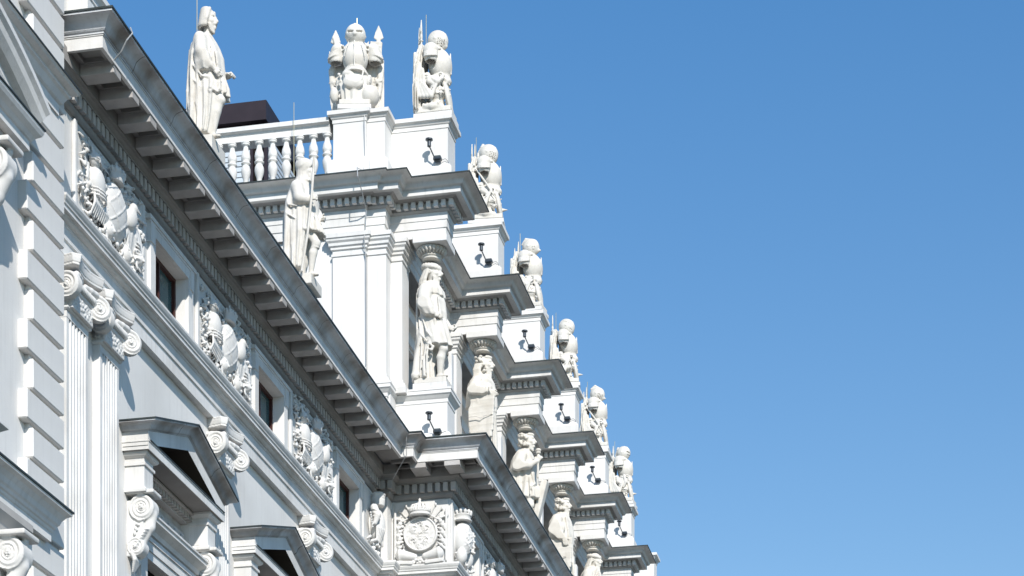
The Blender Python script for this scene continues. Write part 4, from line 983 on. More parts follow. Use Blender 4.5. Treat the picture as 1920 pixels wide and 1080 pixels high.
    s_.tor((.06, -.13, .30), .14, .010, (0, 0, 1), k=.004)
    for fx in (-.02, .12):
        for i in range(5):
            a = i*2*math.pi/5; s_.cap((fx+.026*math.cos(a), -.32, .375+.026*math.sin(a)), (fx+.026*math.cos(a), -.16, .375+.026*math.sin(a)), .010, k=.002, sub=True)
    # leg armour, gauntlet, tassets and belt ornaments
    s_.chain([(-.16, -.22, .10), (-.02, -.24, .09), (.16, -.20, .09)], [.05, .06, .045], k=.015)
    for i in range(4): s_.ell((-.22+.022*i, -.22+.02*(i % 2), .085+.03*(i % 3)), (.028, .024, .022), k=.008)
    s_.chain([(-.10, -.24, .62), (-.06, -.27, .50), (.06, -.26, .44)], [.06, .05, .03], k=.012)
    for i in range(3): s_.tor((-.09+.012*i, -.255, .60-.045*i), .058, .010, (.2, 0, 1), k=.005)
    rnd = random.Random(kind)
    for i in range(12):
        a = i*math.pi/6; s_.ell((.20+.045*math.cos(a), -.17, .52+.05*math.sin(a)), (.020, .022, .018), k=.008)
    s_.ell((.24, -.10, .55), (.07, .10, .07), k=.02)
    # long pointed shield leaning at the front
    if kind != 6:
        s_.ell((.235, -.06, .33), (.06, .165, .30), Ry(-12), k=.008); s_.ell((.27, -.06, .12), (.05, .09, .15), Ry(-18), k=.02)
        for i in range(5): s_.ell((.285+.012*math.sin(i), -.14, .48-.09*i), (.016, .014, .016), k=.004)
    else:
        s_.loft([(.08, .14, -.03, .12, .16), (.3, .14, -.03, .13, .19), (.52, .12, -.02, .14, .22), (.62, .10, 0, .14, .20)], fold=(7, .004, .018, 1, 1), k=.02)
    if kind in (1, 3, 4): s_.cap((.33, -.05, .22), (.42, -.10, .20), .03, .008, k=.01)
    # banners, spear heads and shafts behind
    sp = {0: [(-.31, 1.60, .0), (-.26, 1.70, -.06)], 1: [(-.30, 1.52, -.03), (-.25, 1.56, .06)], 2: [(-.33, 1.36, -.02), (-.27, 1.52, .06)], 3: [(-.30, 1.60, .0), (-.34, 1.28, .08)], 4: [(-.30, 1.38, 0), (-.24, 1.52, -.08)], 5: [(-.31, 1.42, 0), (-.25, 1.55, .05)], 6: [(-.25, 1.56, -.34), (-.22, 1.62, .36)]}[kind]
    for x, z, y in sp:
        s_.cap((x+.02, y, .1), (x, y, z-.30), .017, k=.01)
        wd = 1.5 if kind == 6 else 1
        s_.loft([(z-.36, x, y, .016, .02), (z-.30, x, y, .026, .035), (z-.26, x, y, .02, .030), (z-.22, x, y, .018, .058*wd), (z-.12, x, y, .016, .040*wd), (z, x, y, .009, .009)], k=.006)
        s_.tor((x, y, z-.37), .028, .012, k=.006)
    if kind == 6:
        s_.box((-.22, .31, 1.17), (.02, .10, .17), Rx(-5), r=.01); s_.box((-.22, -.28, 1.16), (.018, .045, .28), Rx(14), r=.008)
        for cy_, cz in ((-.40, 1.06), (.17, 1.22), (-.37, .58), (.34, .60)):
            for i in range(6):
                a = i*math.pi/3; s_.cap((-.12, cy_, cz), (-.12+.02*math.cos(a), cy_+.085*math.cos(a), cz+.085*math.sin(a)), .028, .006, k=.01)
        s_.chain([(.26, -.16, .56), (.31, -.12, .42), (.32, .02, .36), (.31, .12, .44), (.27, .14, .58)], [.016]*5, k=.004)
        s_.ell((.27, -.02, .40), (.07, .17, .12), k=.02); s_.ell((.12, .24, .22), (.18, .15, .18), k=.02)
        for i in range(5): s_.box((.20+.02*i, .20+.03*i, .36-.004*i), (.012, .008, .03), r=.003, k=.002, sub=True)
        s_.ell((.22, -.33, .20), (.07, .07, .13), k=.01)
    else:
        s_.box((-.31, .0, .90), (.018, .12, .34), Ry(4), r=.008)
    # pieces that differ from trophy to trophy
    if kind in (1, 5):
        s_.chain([(-.20, -.30, .92), (.02, -.31, .62), (.20, -.27, .36)], [.016, .022, .012], k=.006); s_.cap((-.24, -.30, .88), (-.16, -.30, .97), .014, k=.004); s_.ell((-.225, -.30, .98), (.025, .025, .025), k=.006)
    if kind == 2:
        s_.ell((-.12, -.28, .52), (.13, .035, .15), Ry(-10), k=.006); s_.tor((-.12, -.30, .52), .12, .012, (0, 1, 0), k=.004); s_.ell((-.12, -.315, .52), (.035, .03, .035), k=.006)
    if kind == 3:
        s_.cap((-.26, -.26, .20), (.12, -.30, .30), .055, .038, k=.008)
        for q in range(4): s_.tor((-.22+.10*q, -.265-.01*q, .21+.027*q), .052-.004*q, .010, (1, -.1, .27), k=.003)
    if kind == 4:
        for q in range(10): s_.ell((.02+.024*q, -.27+.006*q, .64-.03*math.sin(q*.7)), (.018, .018, .022), k=.004)
        s_.chain([(.10, -.25, .66), (.16, -.27, .48), (.10, -.28, .34)], [.03, .04, .02], k=.01)
    if kind == 0:
        for q in range(9): s_.ell((.14+.05*math.cos(q*.7), -.235, .60+.05*math.sin(q*.7)), (.024, .026, .022), k=.006)
        s_.chain([(-.02, -.26, .56), (.10, -.28, .48), (.20, -.24, .60)], [.05, .04, .03], k=.012)
    rn_ = random.Random(kind*7+1)
    for q in range(10 if kind != 6 else 16):      # small leaves, knots and straps
        a = rn_.random()*6.28; x = -.2+.42*rn_.random(); z = .12+.5*rn_.random()
        s_.chain([(x, -.235, z), (x+.05*math.cos(a), -.26, z+.05*math.sin(a)), (x+.09*math.cos(a+.8), -.235, z+.09*math.sin(a+.8))], [.016, .022, .008], k=.006)
    s_.build('armour', M_stat, t, smooth=0)
    pl = MB(); pl.cham(-.36, .36, -.27, .27, -.10, -.021, .008); pl.build('plinth', M_trim, t)
    rd = MB(); top = {6: 1.66}.get(kind, 1.82 if kind == 0 else 1.66)
    rx = -.19 if kind == 0 else (-.05 if kind == 6 else -.22); rd.tube([(rx, .02, .9), (rx, .02, top)], .006, 6); rd.build('lightning_rod', M_rod, t)
    return t
TL = ['stone armour trophy with pierced visor and tall spears on the corner pedestal, nearest in profile',
      'stone armour trophy with a rounded pierced helmet bent low, on the second pedestal',
      'stone armour trophy with a sharp pointed visor, on the third pedestal of the row',
      'stone armour trophy with round helmet and few small holes, on the fourth pedestal',
      'stone armour trophy with an open slit helmet, farthest and lowest of the row',
      'stone armour trophy with a broad pointed visor, second from the far end of the row']
for k, kd in enumerate([0, 1, 2, 3, 5, 4]):
    trophy((-9.86, 39.34+PT*k, 20.885), TL[{0: 0, 1: 1, 2: 2, 3: 3, 5: 5, 4: 4}[kd]], kd)
trophy((-11.24, 38.86, 20.885), 'front-facing stone armour trophy with slit-eyed helmet and spears, at the end of the balustrade', 6, R(-78))

# ================================================================== carved ornament of the palace
def smooth_obj(o): return o
# ---- Ionic capital with diagonal volutes (local: x out from the pilaster face, y along the wall, z up from the neck)
def spiral_disc(s_, c, nrm, R_, th, flip=1, k=.006):
    c = np.array(c, float); n_ = Vector(nrm).normalized(); a_ = Vector((n_.y, -n_.x, 0)).normalized(); b_ = Vector((0, 0, 1))
    def f(X, Y, Z):
        x, y, z = X-c[0], Y-c[1], Z-c[2]
        w_ = x*n_.x+y*n_.y; u = (x*a_.x+y*a_.y)*flip; q = np.sqrt(u*u+z*z)+1e-5; an = np.arctan2(z, u)
        tt = np.log(np.maximum(q, .012)/R_)/-.50+an/(2*math.pi)
        rid = .5-.5*np.cos(2*math.pi*tt); rid = rid**.7
        t_ = th-.024+.024*rid+np.where(q < .030, .018, 0)
        return np.maximum(q-R_, np.abs(w_)-t_)
    return s_.op(c-R_-th, c+R_+th, f, k)
cp = Sculpt((-.16, -.52, -.02), (.34, .52, .62), .0105)
H2 = .31
cp.box((.05, 0, .10), (.07, H2, .12), r=.004, k=.005)
rn = random.Random(5)
for i in range(90):          # carved neck band
    cp.ell((.122, -H2+.03+rn.random()*(2*H2-.06), .03+rn.random()*.14), (.012, .014, .018), Rx(rn.random()*180), k=.003)
for i in range(34): cp.ell((-.02+.145*rn.random(), -H2-.002, .03+rn.random()*.14), (.014, .012, .018), k=.003)
cp.cap((.115, -H2-.01, .215), (.115, H2+.01, .215), .024, k=.005); cp.cap((-.1, -H2-.015, .215), (.11, -H2-.015, .215), .024, k=.005)
for i in range(14): cp.ell((.150, -H2+.05+i*(2*H2-.1)/13, .285), (.035, .023, .046), k=.008)      # echinus eggs
for i in range(4): cp.ell((-.06+.05*i, -H2-.04, .285), (.022, .035, .044), k=.008)
cp.box((.03, 0, .31), (.10, H2-.02, .07), r=.02, k=.02)
for sy in (-1, 1):
    cx, cy_ = .155, sy*(H2+.035); dg = Vector((1, sy, 0)).normalized()
    if sy < 0: spiral_disc(cp, (cx-.06, cy_-.02, .225), (-.12, -1, 0), .155, .075, flip=-1)
    else: spiral_disc(cp, (cx+.01, cy_, .225), (.66, -.75, 0), .155, .060, flip=-1)
    cp.cap((cx-.10, cy_-sy*.13, .39), (cx+.03, cy_-sy*.0, .36), .045, .035, k=.025)
    cp.chain([(.12, sy*.06, .385), (.145, sy*.16, .375), (.165, sy*.27, .375)], [.030, .036, .040], k=.02)
    cp.chain([(.13, sy*.20, .315), (.15, sy*.235, .29), (.15, sy*.25, .25)], [.02, .026, .016], k=.01)
cp.chain([(-.10, -H2-.06, .37), (.02, -H2-.08, .36), (.12, -H2-.06, .36)], [.03, .032, .03], k=.02)
def abac(X, Y, Z):       # concave-sided abacus
    t_ = np.clip((Z-.45)/.14, 0, 1); ex = .035*t_
    fx = .105+.085*(Y/.36)**2*1.1+ex; fy = .305+.05*(np.clip(X+.1, 0, .3)/.3)**2*1.1+ex+.03*(X > 9)
    horn = (np.abs(Y)+X)*.7071-(.405+.6*ex)
    return np.maximum(np.maximum(np.maximum(X-fx-.03, np.abs(Y)-fy-.055), horn), np.abs(Z-.522)-.066)
cp.op((-.16, -.45, .41), (.3, .45, .6), abac, k=.004)
for z in (.482, .562): cp.op((-.16, -.45, z-.02), (.3, .45, z+.02), lambda X, Y, Z, z=z: np.maximum(np.abs(Z-z)-.0045, -(abac(X, Y, Z)+.010)), k=.002, sub=True)
cap0 = cp.build('capital', M_orn, pil_objs[1], smooth=0)
cap0.location = (XP-.045, (PIL[1][0]+PIL[1][1])/2, 11.37)
for i in (0, 2, 3):
    c = copy_part(cap0, pil_objs[i]); c.location = (XP-.045, (PIL[i][0]+PIL[i][1])/2, 11.37)

# ---- scroll consoles beside the lower windows
cs = Sculpt((-.06, -.16, -1.02), (.42, .16, .06), .0105)
spiral_disc(cs, (.20, 0, -.17), (0, -1, 0), .165, .125, flip=-1, k=.01)
spiral_disc(cs, (.12, 0, -.66), (0, -1, 0), .115, .110, flip=-1, k=.01)
cs.chain([(.30, 0, -.25), (.27, 0, -.40), (.18, 0, -.55)], [.075, .07, .07], k=.03)
def web(X, Y, Z):
    t_ = np.clip((Z+.75)/.65, 0, 1); xr = .10+.20*t_
    return np.maximum(np.maximum(X-xr, -X-.05), np.maximum(np.abs(Y)-.085, np.abs(Z+.42)-.36))
cs.op((-.06, -.12, -.8), (.36, .12, -.05), web, k=.01)
for i in range(4): cs.ell((.17-.02*i, -.10, -.33-.055*i), (.035, .02, .022), Ry(30*i), k=.006)
for i in range(7): cs.ell((.26-.022*i, -.02, -.46-.035*i), (.045, .115, .02), Ry(-35), k=.008)
for i in range(9): cs.chain([(.07+.03*math.sin(i), -.09+.022*i, -.74), (.10, -.08+.02*i, -.82), (.05, -.03+.007*i, -.96)], [.025, .024, .010], k=.008)
cs.box((.16, 0, .02), (.22, .15, .025), r=.006, k=.004)
cons = cs.build('console', M_orn, P); cons.location = (XW, LW[0]-1.175, 9.86)
for i, c in enumerate(LW):
    for s in (-1, 1):
        if i == 0 and s == -1: continue
        o = copy_part(cons, P); o.location = (XW, c+s*1.175, 9.86)

# ---- leaf relief in the pediment frieze
lf = Sculpt((-.02, -1.04, -.18), (.14, 1.04, .18), .0125)
lf.box((-.0, 0, 0), (.02, 1.02, .15), r=.004)
rn = random.Random(9)
for i in range(17):
    y = -.98+i*.1225; ph = 1 if i % 2 else -1
    lf.chain([(.03, y-.06, -.06*ph), (.05, y, .05*ph), (.03, y+.07, .09*ph)], [.018, .026, .010], k=.01)
    for j in range(6):
        a = j*1.05+i; lf.ell((.04, y+.045*math.cos(a), .02*ph+.07*math.sin(a)), (.025, .014, .030), Rx(math.degrees(a)), k=.006)
lf0 = lf.build('leaf_relief', M_orn2, P); lf0.location = (XW-.085, LW[0], 9.93); lf0.scale = (.9, .97, 1.1)
for c in LW[1:]:
    o = copy_part(lf0, P); o.location = (XW-.085, c, 9.93)

# ---- armour reliefs of the frieze (local: x out, y along, z up; centre at origin)
def lattice(s_, c, r, n=1, step=.34):
    for sg in (1, -1):
        for i in range(-n, n+1):
            pts = []
            for j in range(13):
                t = (j-6)/6.; y = .7071*(t*.32+step*i*.5); z = .7071*(sg*t*.32-sg*step*i*.5)
                q = (y/r[1])**2+(z/r[2])**2
                if q < .86: pts.append((c[0]+r[0]*math.sqrt(1-q)+.002, c[1]+y, c[2]+z))
            if len(pts) > 2: s_.chain(pts, [.012]*len(pts), k=.003)
def frieze_relief(seed, hw=.98):
    s_ = Sculpt((-.04, -hw-.12, -.60), (.42, hw+.12, .62), .0135); rn = random.Random(seed)
    s_.box((-.0, 0, 0), (.018, hw, .585), r=.004)
    for y in (-hw+.03, hw-.03): s_.box((.02, y, 0), (.03, .035, .585), r=.004, k=.002)
    # flags, spears and halberds fanned out behind
    for i, a in enumerate((-62, -48, -36, -24, 24, 36, 50, 64)):
        d = Vector((0, math.sin(R(a)), math.cos(R(a)))); L_ = .62 if abs(a) < 40 else .86
        p1 = Vector((.05, 0, -.12))+d*L_; s_.cap((.05, 0, -.15), p1, .014, k=.004)
        s_.loft([(p1.z-.10, .05, p1.y-d.y*.1, .01, .01), (p1.z-.04, .05, p1.y-d.y*.02, .012, .034), (p1.z+.04, .05, p1.y+d.y*.02, .006, .008)], k=.004)
        if i % 2 == 0:
            t_ = Vector((0, d.z, -d.y))*(1 if a > 0 else -1)
            for j in range(5): s_.chain([p1-d*(.12+.07*j)+Vector((.0, 0, 0)), p1-d*(.16+.075*j)+t_*.12+Vector((.03*(j % 2), 0, -.03)), p1-d*(.20+.075*j)+t_*.22+Vector((0, 0, -.08))], [.022, .03, .018], k=.012)
    # left: empty cuirass with fluted skirt and a winged helmet; right: draped standard
    s_.ell((.09, -.48, .06), (.12, .15, .20), Rx(8), k=.012)
    for i in range(9): s_.chain([(.13, -.60+.035*i, -.10), (.16, -.64+.042*i, -.24), (.11, -.66+.045*i, -.36)], [.018, .022, .014], k=.006)
    for i in range(3): s_.tor((.11, -.50, -.06-.04*i), .13, .014, (.1, .1, 1), k=.004)
    s_.ell((.11, -.56, .31), (.085, .085, .095), k=.008); s_.tor((.12, -.565, .28), .085, .010, (.1, .15, 1), k=.003); s_.box((.19, -.60, .30), (.03, .045, .010), r=.003, k=.002, sub=True)
    for i in range(6): s_.cap((.10, -.60+.02*i, .38), (.09, -.66+.045*i, .50-.008*i), .020, .007, k=.005)
    for i in range(6): s_.cap((.10, -.50+.02*i, .36), (.10, -.40+.055*i, .50-.012*i*i*.5), .022, .008, k=.006)
    for i in range(8): s_.chain([(.07, .34+.055*i, .30-.03*i), (.11+.02*(i % 2), .38+.05*i, .02-.03*i), (.06, .40+.052*i, -.34)], [.026, .036, .026], k=.014)
    s_.ell((.13, .40, .10), (.10, .11, .15), Rx(-20), k=.02); s_.ell((.16, .43, .24), (.07, .06, .07), k=.02); s_.cap((.2, .44, .24), (.24, .52, .20), .03, .008, k=.01)
    # central oval shield, lattice, crown
    s_.ell((.08, 0, -.02), (.15, .27, .345), Rx(4 if seed % 2 else -6), k=.006)
    s_.tor((.12, 0, -.02), .20, .008, (1, 0, 0), k=.003, sq=(1.28, .96), sub=True)
    s_.tor((.10, 0, -.02), .275, .020, (1, 0, 0), k=.005, sq=(1.28, .96))
    lattice(s_, (.08, 0, -.02), (.15, .27, .345))
    for i in range(14):
        a = i*2*math.pi/14; s_.ell((.10, .30*math.cos(a), -.02+.38*math.sin(a)), (.035, .035, .035), k=.008)
    s_.loft([(.33, .13, 0, .10, .125), (.40, .13, 0, .105, .135), (.43, .13, 0, .115, .15)], k=.006)
    for i in range(9):
        a = R(-110+i*27.5); s_.ell((.13+.11*math.cos(a), .145*math.sin(a), .455), (.024, .024, .034), k=.006)
    s_.ell((.13, 0, .47), (.085, .105, .07), k=.01); s_.cap((.13, 0, .52), (.13, 0, .585), .02, .014, k=.01)
    for i in range(4): s_.chain([(.21, -.10+.065*i, .44), (.15, -.07+.045*i, .54)], [.016, .010], k=.006)
    # masks, scrolls and foliage along the foot
    for (y, z, r_) in ((-.22, -.36, .085), (.26, -.42, .09), (.62, -.30, .07)):
        s_.ell((.13, y, z), (.10, r_, r_*1.2), k=.012); s_.cap((.20, y, z+.02), (.235, y, z-.03), .014, .02, k=.008)
        for sg in (-1, 1): s_.ell((.21, y+sg*.032, z+.025), (.02, .018, .013), k=.004, sub=True)
        for i in range(8):
            a = i*math.pi/4; s_.cap((.12, y+r_*math.cos(a), z+r_*1.2*math.sin(a)), (.15, y+(r_+.06)*math.cos(a+.4), z+(r_+.06)*1.2*math.sin(a+.4)), .024, .010, k=.008)
    for i in range(330):
        y = -hw+.1+rn.random()*(2*hw-.2); z = -.54+1.08*rn.random()**1.15; a = rn.random()*6.28
        if z > -.3 and abs(y) < .30: continue
        q = .55+.6*rn.random()
        s_.chain([(.04, y, z), (.05+.07*rn.random(), y+.05*q*math.cos(a), z+.05*q*math.sin(a)), (.035, y+.10*q*math.cos(a+.8), z+.10*q*math.sin(a+.8))], [.016*q, .024*q, .007], k=.005)
    for i in range(5): s_.tor((.12+.01*i, .58, -.12-.05*i), .05-.004*i, .014, (.2, .2, 1), k=.006)
    return s_
RC = [26.02, 30.22, 34.42]
for i, yc in enumerate(RC):
    o = frieze_relief(i+1).build('armour_relief', M_orn, P, smooth=0); o.location = (XF+.012, yc, 13.11); o.scale = (.78, 1.15, 1)
# narrow figure relief near the re-entrant corner
s_ = Sculpt((-.04, -.42, -.60), (.36, .46, .62), .0135)
s_.box((0, 0, 0), (.018, .38, .58), r=.004); s_.ell((.12, .10, -.05), (.15, .17, .30), k=.01)
for i in range(9): s_.chain([(.20-.02*abs(i-4), -.06+.04*i, .05), (.26-.02*abs(i-4), -.10+.045*i, -.14), (.18, -.12+.05*i, -.36)], [.018, .022, .014], k=.006)
s_.loft([(.30, .14, .12, .11, .11), (.40, .14, .12, .12, .12), (.50, .14, .12, .12, .12), (.54, .14, .12, .09, .09)], k=.01); s_.tor((.14, .12, .50), .12, .016, k=.004)
for i in range(5): s_.cap((.28, .06+.03*i, .42), (.20, .06+.03*i, .42), .009, k=.002, sub=True)
s_.chain([(.12, -.08, .22), (.20, -.14, .06), (.16, -.16, -.08)], [.07, .06, .04], k=.02)
for i in range(3): s_.tor((.17, -.12, .14-.06*i), .07, .012, (.4, .1, 1), k=.005)
for i in range(7): s_.ell((.12, -.30+.02*i, -.02-.035*i+.08), (.022, .018, .022), k=.004)
rn = random.Random(3)
for i in range(22):
    y = -.3+.6*rn.random(); z = -.54+.2*rn.random(); a = rn.random()*6.28
    s_.chain([(.05, y, z), (.10+.06*rn.random(), y+.05*math.cos(a), z+.05*math.sin(a)), (.05, y+.09*math.cos(a+.8), z+.09*math.sin(a+.8))], [.020, .028, .010], k=.006)
o = s_.build('armour_relief', M_orn, P, smooth=0); o.location = (XF+.012, 37.85, 13.11)

# ---- crowned coat of arms on the end face of the centre block (local: x right, y towards the viewer is negative)
s_ = Sculpt((-.55, -.40, -.62), (.55, .04, .64), .0125)
s_.box((0, .0, 0), (.50, .015, .60), r=.003)
s_.op((-.36, -.16, -.36), (.36, .0, .36), lambda X, Y, Z: np.maximum(np.sqrt(X*X+(Z+.02)**2)-.315, np.abs(Y+.04)-(.055-.05*(X*X+(Z+.02)**2))), k=.012)
s_.tor((0, -.10, -.02), .295, .014, (0, 1, 0), k=.004)
rn = random.Random(4)
for cx, cz in ((-.11, .09), (.11, .09), (-.12, -.11), (.10, -.12), (0, -.02), (0, .18), (0, -.22)):
    for j in range(3):
        r0 = .078-.024*j; a0 = rn.random()*6.28
        pts = [(cx+r0*math.cos(a0+t*.7), -.100-.004*j, cz-.02+r0*math.sin(a0+t*.7)) for t in range(7)]
        s_.chain(pts, [.010]*7, k=.002)
for i in range(16):
    a = i*math.pi/8; s_.chain([(.2*math.cos(a), -.09, -.02+.2*math.sin(a)), (.255*math.cos(a+.12), -.095, -.02+.255*math.sin(a+.12))], [.010, .007], k=.004)
# imperial crown
s_.loft([(.30, 0, -.13, .175, .12), (.345, 0, -.13, .185, .125), (.36, 0, -.13, .19, .13)], k=.006)
s_.tor((0, -.13, .305), .178, .016, k=.004, sq=(1, .68)); s_.tor((0, -.13, .36), .192, .014, k=.004, sq=(1, .68))
for i in range(13):
    a = R(-180+i*15); s_.ell((.195*math.cos(a), -.13+.13*math.sin(a), .395), (.018, .018, .028), k=.004)
s_.ell((0, -.12, .40), (.165, .105, .10), k=.01)
for i in range(7):
    a = R(-170+i*27); s_.chain([(.19*math.cos(a), -.13+.13*math.sin(a), .37), (.15*math.cos(a), -.13+.10*math.sin(a), .47), (.02*math.cos(a), -.13, .515)], [.014, .016, .014], k=.006)
s_.ell((0, -.13, .535), (.028, .028, .028), k=.004); s_.cap((0, -.13, .55), (0, -.13, .60), .010); s_.cap((-.022, -.13, .58), (.022, -.13, .58), .009)
# flags, halberds, cannon barrels, drums and laurel round it
for sg in (-1, 1):
    for i, a in enumerate((28, 42, 58)):
        d = Vector((sg*math.sin(R(a)), 0, math.cos(R(a)))); p1 = Vector((0, -.04, 0))+d*.58; s_.cap((0, -.04, 0), p1, .011, k=.003)
        s_.ell(p1, (.02, .02, .035), k=.006)
    s_.chain([(sg*.20, -.06, .30), (sg*.32, -.10, .22), (sg*.43, -.06, .28)], [.02, .012, .02], k=.008)
    for i in range(7): s_.chain([(sg*.33, -.05, .22-.07*i), (sg*(.38+.03*(i % 2)), -.09, .18-.07*i), (sg*.46, -.05, .10-.07*i)], [.022, .03, .016], k=.012)
    s_.cap((sg*.10, -.13, -.44), (sg*.34, -.14, -.40), .06, .105, k=.012); s_.tor((sg*.36, -.14, -.40), .10, .02, (1, 0, 0), k=.006)
    s_.box((sg*.28, -.13, -.555), (.17, .10, .035), Ry(sg*-4), r=.01, k=.006)
    for i in range(14): s_.ell((sg*(.34+.04*math.sin(i*.9)), -.09, .30-.045*i), (.020, .022, .016), Ry(40*sg), k=.005)
s_.cap((.47, -.06, -.50), (.47, -.06, .40), .022, k=.008); s_.cap((-.47, -.06, -.50), (-.47, -.06, .40), .022, k=.008)
for i in range(16): s_.ell((-.12+.016*i, -.12-.03*rn.random(), -.44-.12*rn.random()), (.028, .03, .024), k=.006)
arms = s_.build('coat_of_arms', M_orn, P, smooth=0); arms.location = (-9.95, YR-.006, 13.09)
# crowned trophy relief round the corner of the centre block
s_ = Sculpt((-.04, -.55, -.62), (.50, .62, .62), .0135)
s_.box((0, 0, 0), (.018, .50, .58), r=.004); s_.ell((.13, -.20, -.06), (.18, .20, .31), k=.01)
rn = random.Random(8)
for i in range(60):
    a = rn.random()*6.28; r_ = .9*math.sqrt(rn.random()); s_.ell((.13+.18*math.sqrt(1-r_*r_), -.20+.20*r_*math.cos(a), -.06+.31*r_*math.sin(a)), (.020, .020, .018), k=.003)
s_.loft([(.26, .14, -.22, .13, .14), (.34, .14, -.22, .145, .155), (.36, .14, -.22, .15, .16)], k=.006)
for z in (.27, .36): s_.tor((.14, -.22, z), .15, .016, k=.004)
for i in range(12):
    a = i*math.pi/6; s_.ell((.14+.15*math.cos(a), -.22+.155*math.sin(a), .41), (.03, .03, .045), k=.008)
s_.ell((.14, -.22, .42), (.11, .12, .09), k=.01)
s_.ell((.14, .10, -.30), (.12, .12, .20), k=.02); s_.ell((.16, -.38, -.40), (.10, .11, .15), k=.01)
for i in range(7): s_.chain([(.08, .12+.05*i, .20-.03*i), (.14, .15+.05*i, .0), (.08, .17+.05*i, -.30)], [.026, .034, .02], k=.012)
for i in range(30):
    y = -.45+.95*rn.random(); z = -.56+.2*rn.random(); a = rn.random()*6.28
    s_.chain([(.05, y, z), (.12+.06*rn.random(), y+.05*math.cos(a), z+.05*math.sin(a)), (.05, y+.09*math.cos(a+.8), z+.09*math.sin(a+.8))], [.020, .028, .010], k=.006)
lattice(s_, (.13, -.20, -.06), (.18, .20, .31))
for i in range(8):
    s_.chain([(.20, -.02+.0*i, .15-.05*i), (.27+.02*(i % 2), .05, .12-.05*i), (.18, .14, .08-.05*i)], [.018, .024, .012], k=.008)
for i in range(5): s_.tor((.15, .11, -.22-.035*i), .115-.006*i, .012, (.2, .1, 1), k=.004)
cr_ = s_.build('armour_relief', M_orn, P, smooth=0); cr_.location = (XR+.012, YR+.53, 13.11)
rl = P.children
fr2 = [o for o in rl if o.name.startswith('armour_relief')][1]
for k in range(2):
    o = copy_part(fr2, P); o.location = (XR+.012, 42.2+PT*k, 13.11)

# ================================================================== near pavilion: window hoods at the left edge
def arc_sweep(mb, X0, yc, zc, rad, a0, a1, prof, n=18):       # profile (out, radial offset) swept on an arc in the YZ plane
    m_ = len(prof); vs = []
    for i in range(n+1):
        a = a0+(a1-a0)*i/n
        for o, r_ in prof: vs.append((X0+o, yc+(rad+r_)*math.sin(a), zc+(rad+r_)*math.cos(a)))
    fs = [(i*m_+j, (i+1)*m_+j, (i+1)*m_+j+1, i*m_+j+1) for i in range(n) for j in range(m_-1)]
    fs += [tuple(range(m_-1, -1, -1)), tuple(range(n*m_, (n+1)*m_))]
    mb.add(vs, fs)
XV = XQ-.11
hq = [(XV, 15.2), (XV+.12, 15.2), (XV+.12, 22.40), (XV, 22.40)]
sw('hood_cornice', hq, [(-.1, 12.13), (.20, 12.13), (.20, 12.23), (.22, 12.24), (.25, 12.28), (.30, 12.32), (.32, 12.36), (.32, 12.39), (-.1, 12.42)], M_trim)
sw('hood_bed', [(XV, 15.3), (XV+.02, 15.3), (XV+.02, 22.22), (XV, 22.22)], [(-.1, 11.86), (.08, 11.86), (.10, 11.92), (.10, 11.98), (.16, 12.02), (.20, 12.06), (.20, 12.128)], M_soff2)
ah = MB(); arc_sweep(ah, XV, 20.2, 7.2, 5.86, -.46, .465, [(0, 0), (.18, 0), (.20, .04), (.20, .10), (.28, .13), (.34, .20), (.36, .26), (.40, .30), (.40, .36), (0, .36)], 26); ah.build('arched_pediment', M_trim, P)
ah = MB(); arc_sweep(ah, XV, 20.2, 7.2, 5.71, -.42, .42, [(0, 0), (.07, 0), (.09, .06), (.09, .148), (0, .148)], 26); ah.build('arched_pediment', M_trim, P)
ty = MB(); ty.prism_yz([(20.2+5.72*math.sin(a), 7.2+5.72*math.cos(a)) for a in [i*.06 for i in range(-6, 7)]], XV+.006, XV+.012); ty.build('pediment_panel', M_soff2, P)
def big_console(y, z):
    c_ = Sculpt((-.06, -.22, -.95), (.46, .22, .08), .012)
    spiral_disc(c_, (.22, 0, -.16), (0, -1, 0), .18, .15, flip=-1)
    c_.tor((.22, 0, -.16), .085, .02, (0, 1, 0), k=.004)
    c_.chain([(.30, 0, -.28), (.20, 0, -.48), (.08, 0, -.66)], [.10, .09, .07], k=.03)
    for i in range(5): c_.ell((.36-.02*i, 0, -.02-.07*i), (.04, .05, .045), k=.01)
    for i in range(8): c_.cap((.10, -.12+.034*i, -.28), (.06, -.10+.03*i, -.60), .014, k=.004)
    c_.chain([(.10, 0, -.62), (.12, 0, -.76), (.10, 0, -.86)], [.07, .06, .075], k=.02); c_.box((.2, 0, .04), (.24, .2, .03), r=.006, k=.003)
    o = c_.build('console', M_orn, P); o.location = (XV, y, z); return o
bc = big_console(22.0, 11.84)
# lower cornice at the pavilion with its consoles
lq = [(XV-.1, 14.8), (XV-.06, 14.8), (XV-.06, 23.25), (XV-.1, 23.25)]
sw('hood_cornice', lq, [(-.1, 8.17), (.24, 8.17), (.24, 8.27), (.255, 8.28), (.26, 8.31), (.28, 8.32), (.29, 8.35), (.31, 8.37), (.33, 8.42), (.37, 8.47), (.42, 8.50), (.42, 8.53), (-.1, 8.56)], M_trim)
sw('flashing', lq, [(.40, 8.531), (.437, 8.531), (.437, 8.552), (-.05, 8.585)], M_zinc)
sw('flashing', hq, [(.30, 12.391), (.335, 12.391), (.335, 12.408), (-.05, 12.44)], M_zinc)
sw('flashing', [(XQ, 12.0), (XQ, 23.80), (XQ-.4, 23.80)], [(.19, 13.4702), (.222, 13.4702), (.222, 13.488), (-.05, 13.515)], M_zinc)
sw('hood_bed', [(XV, 15.3), (XV+.02, 15.3), (XV+.02, 22.75), (XV, 22.75)], [(-.1, 7.86), (.08, 7.86), (.10, 7.92), (.12, 8.0), (.15, 8.04), (.19, 8.09), (.19, 8.168)], M_soff2)
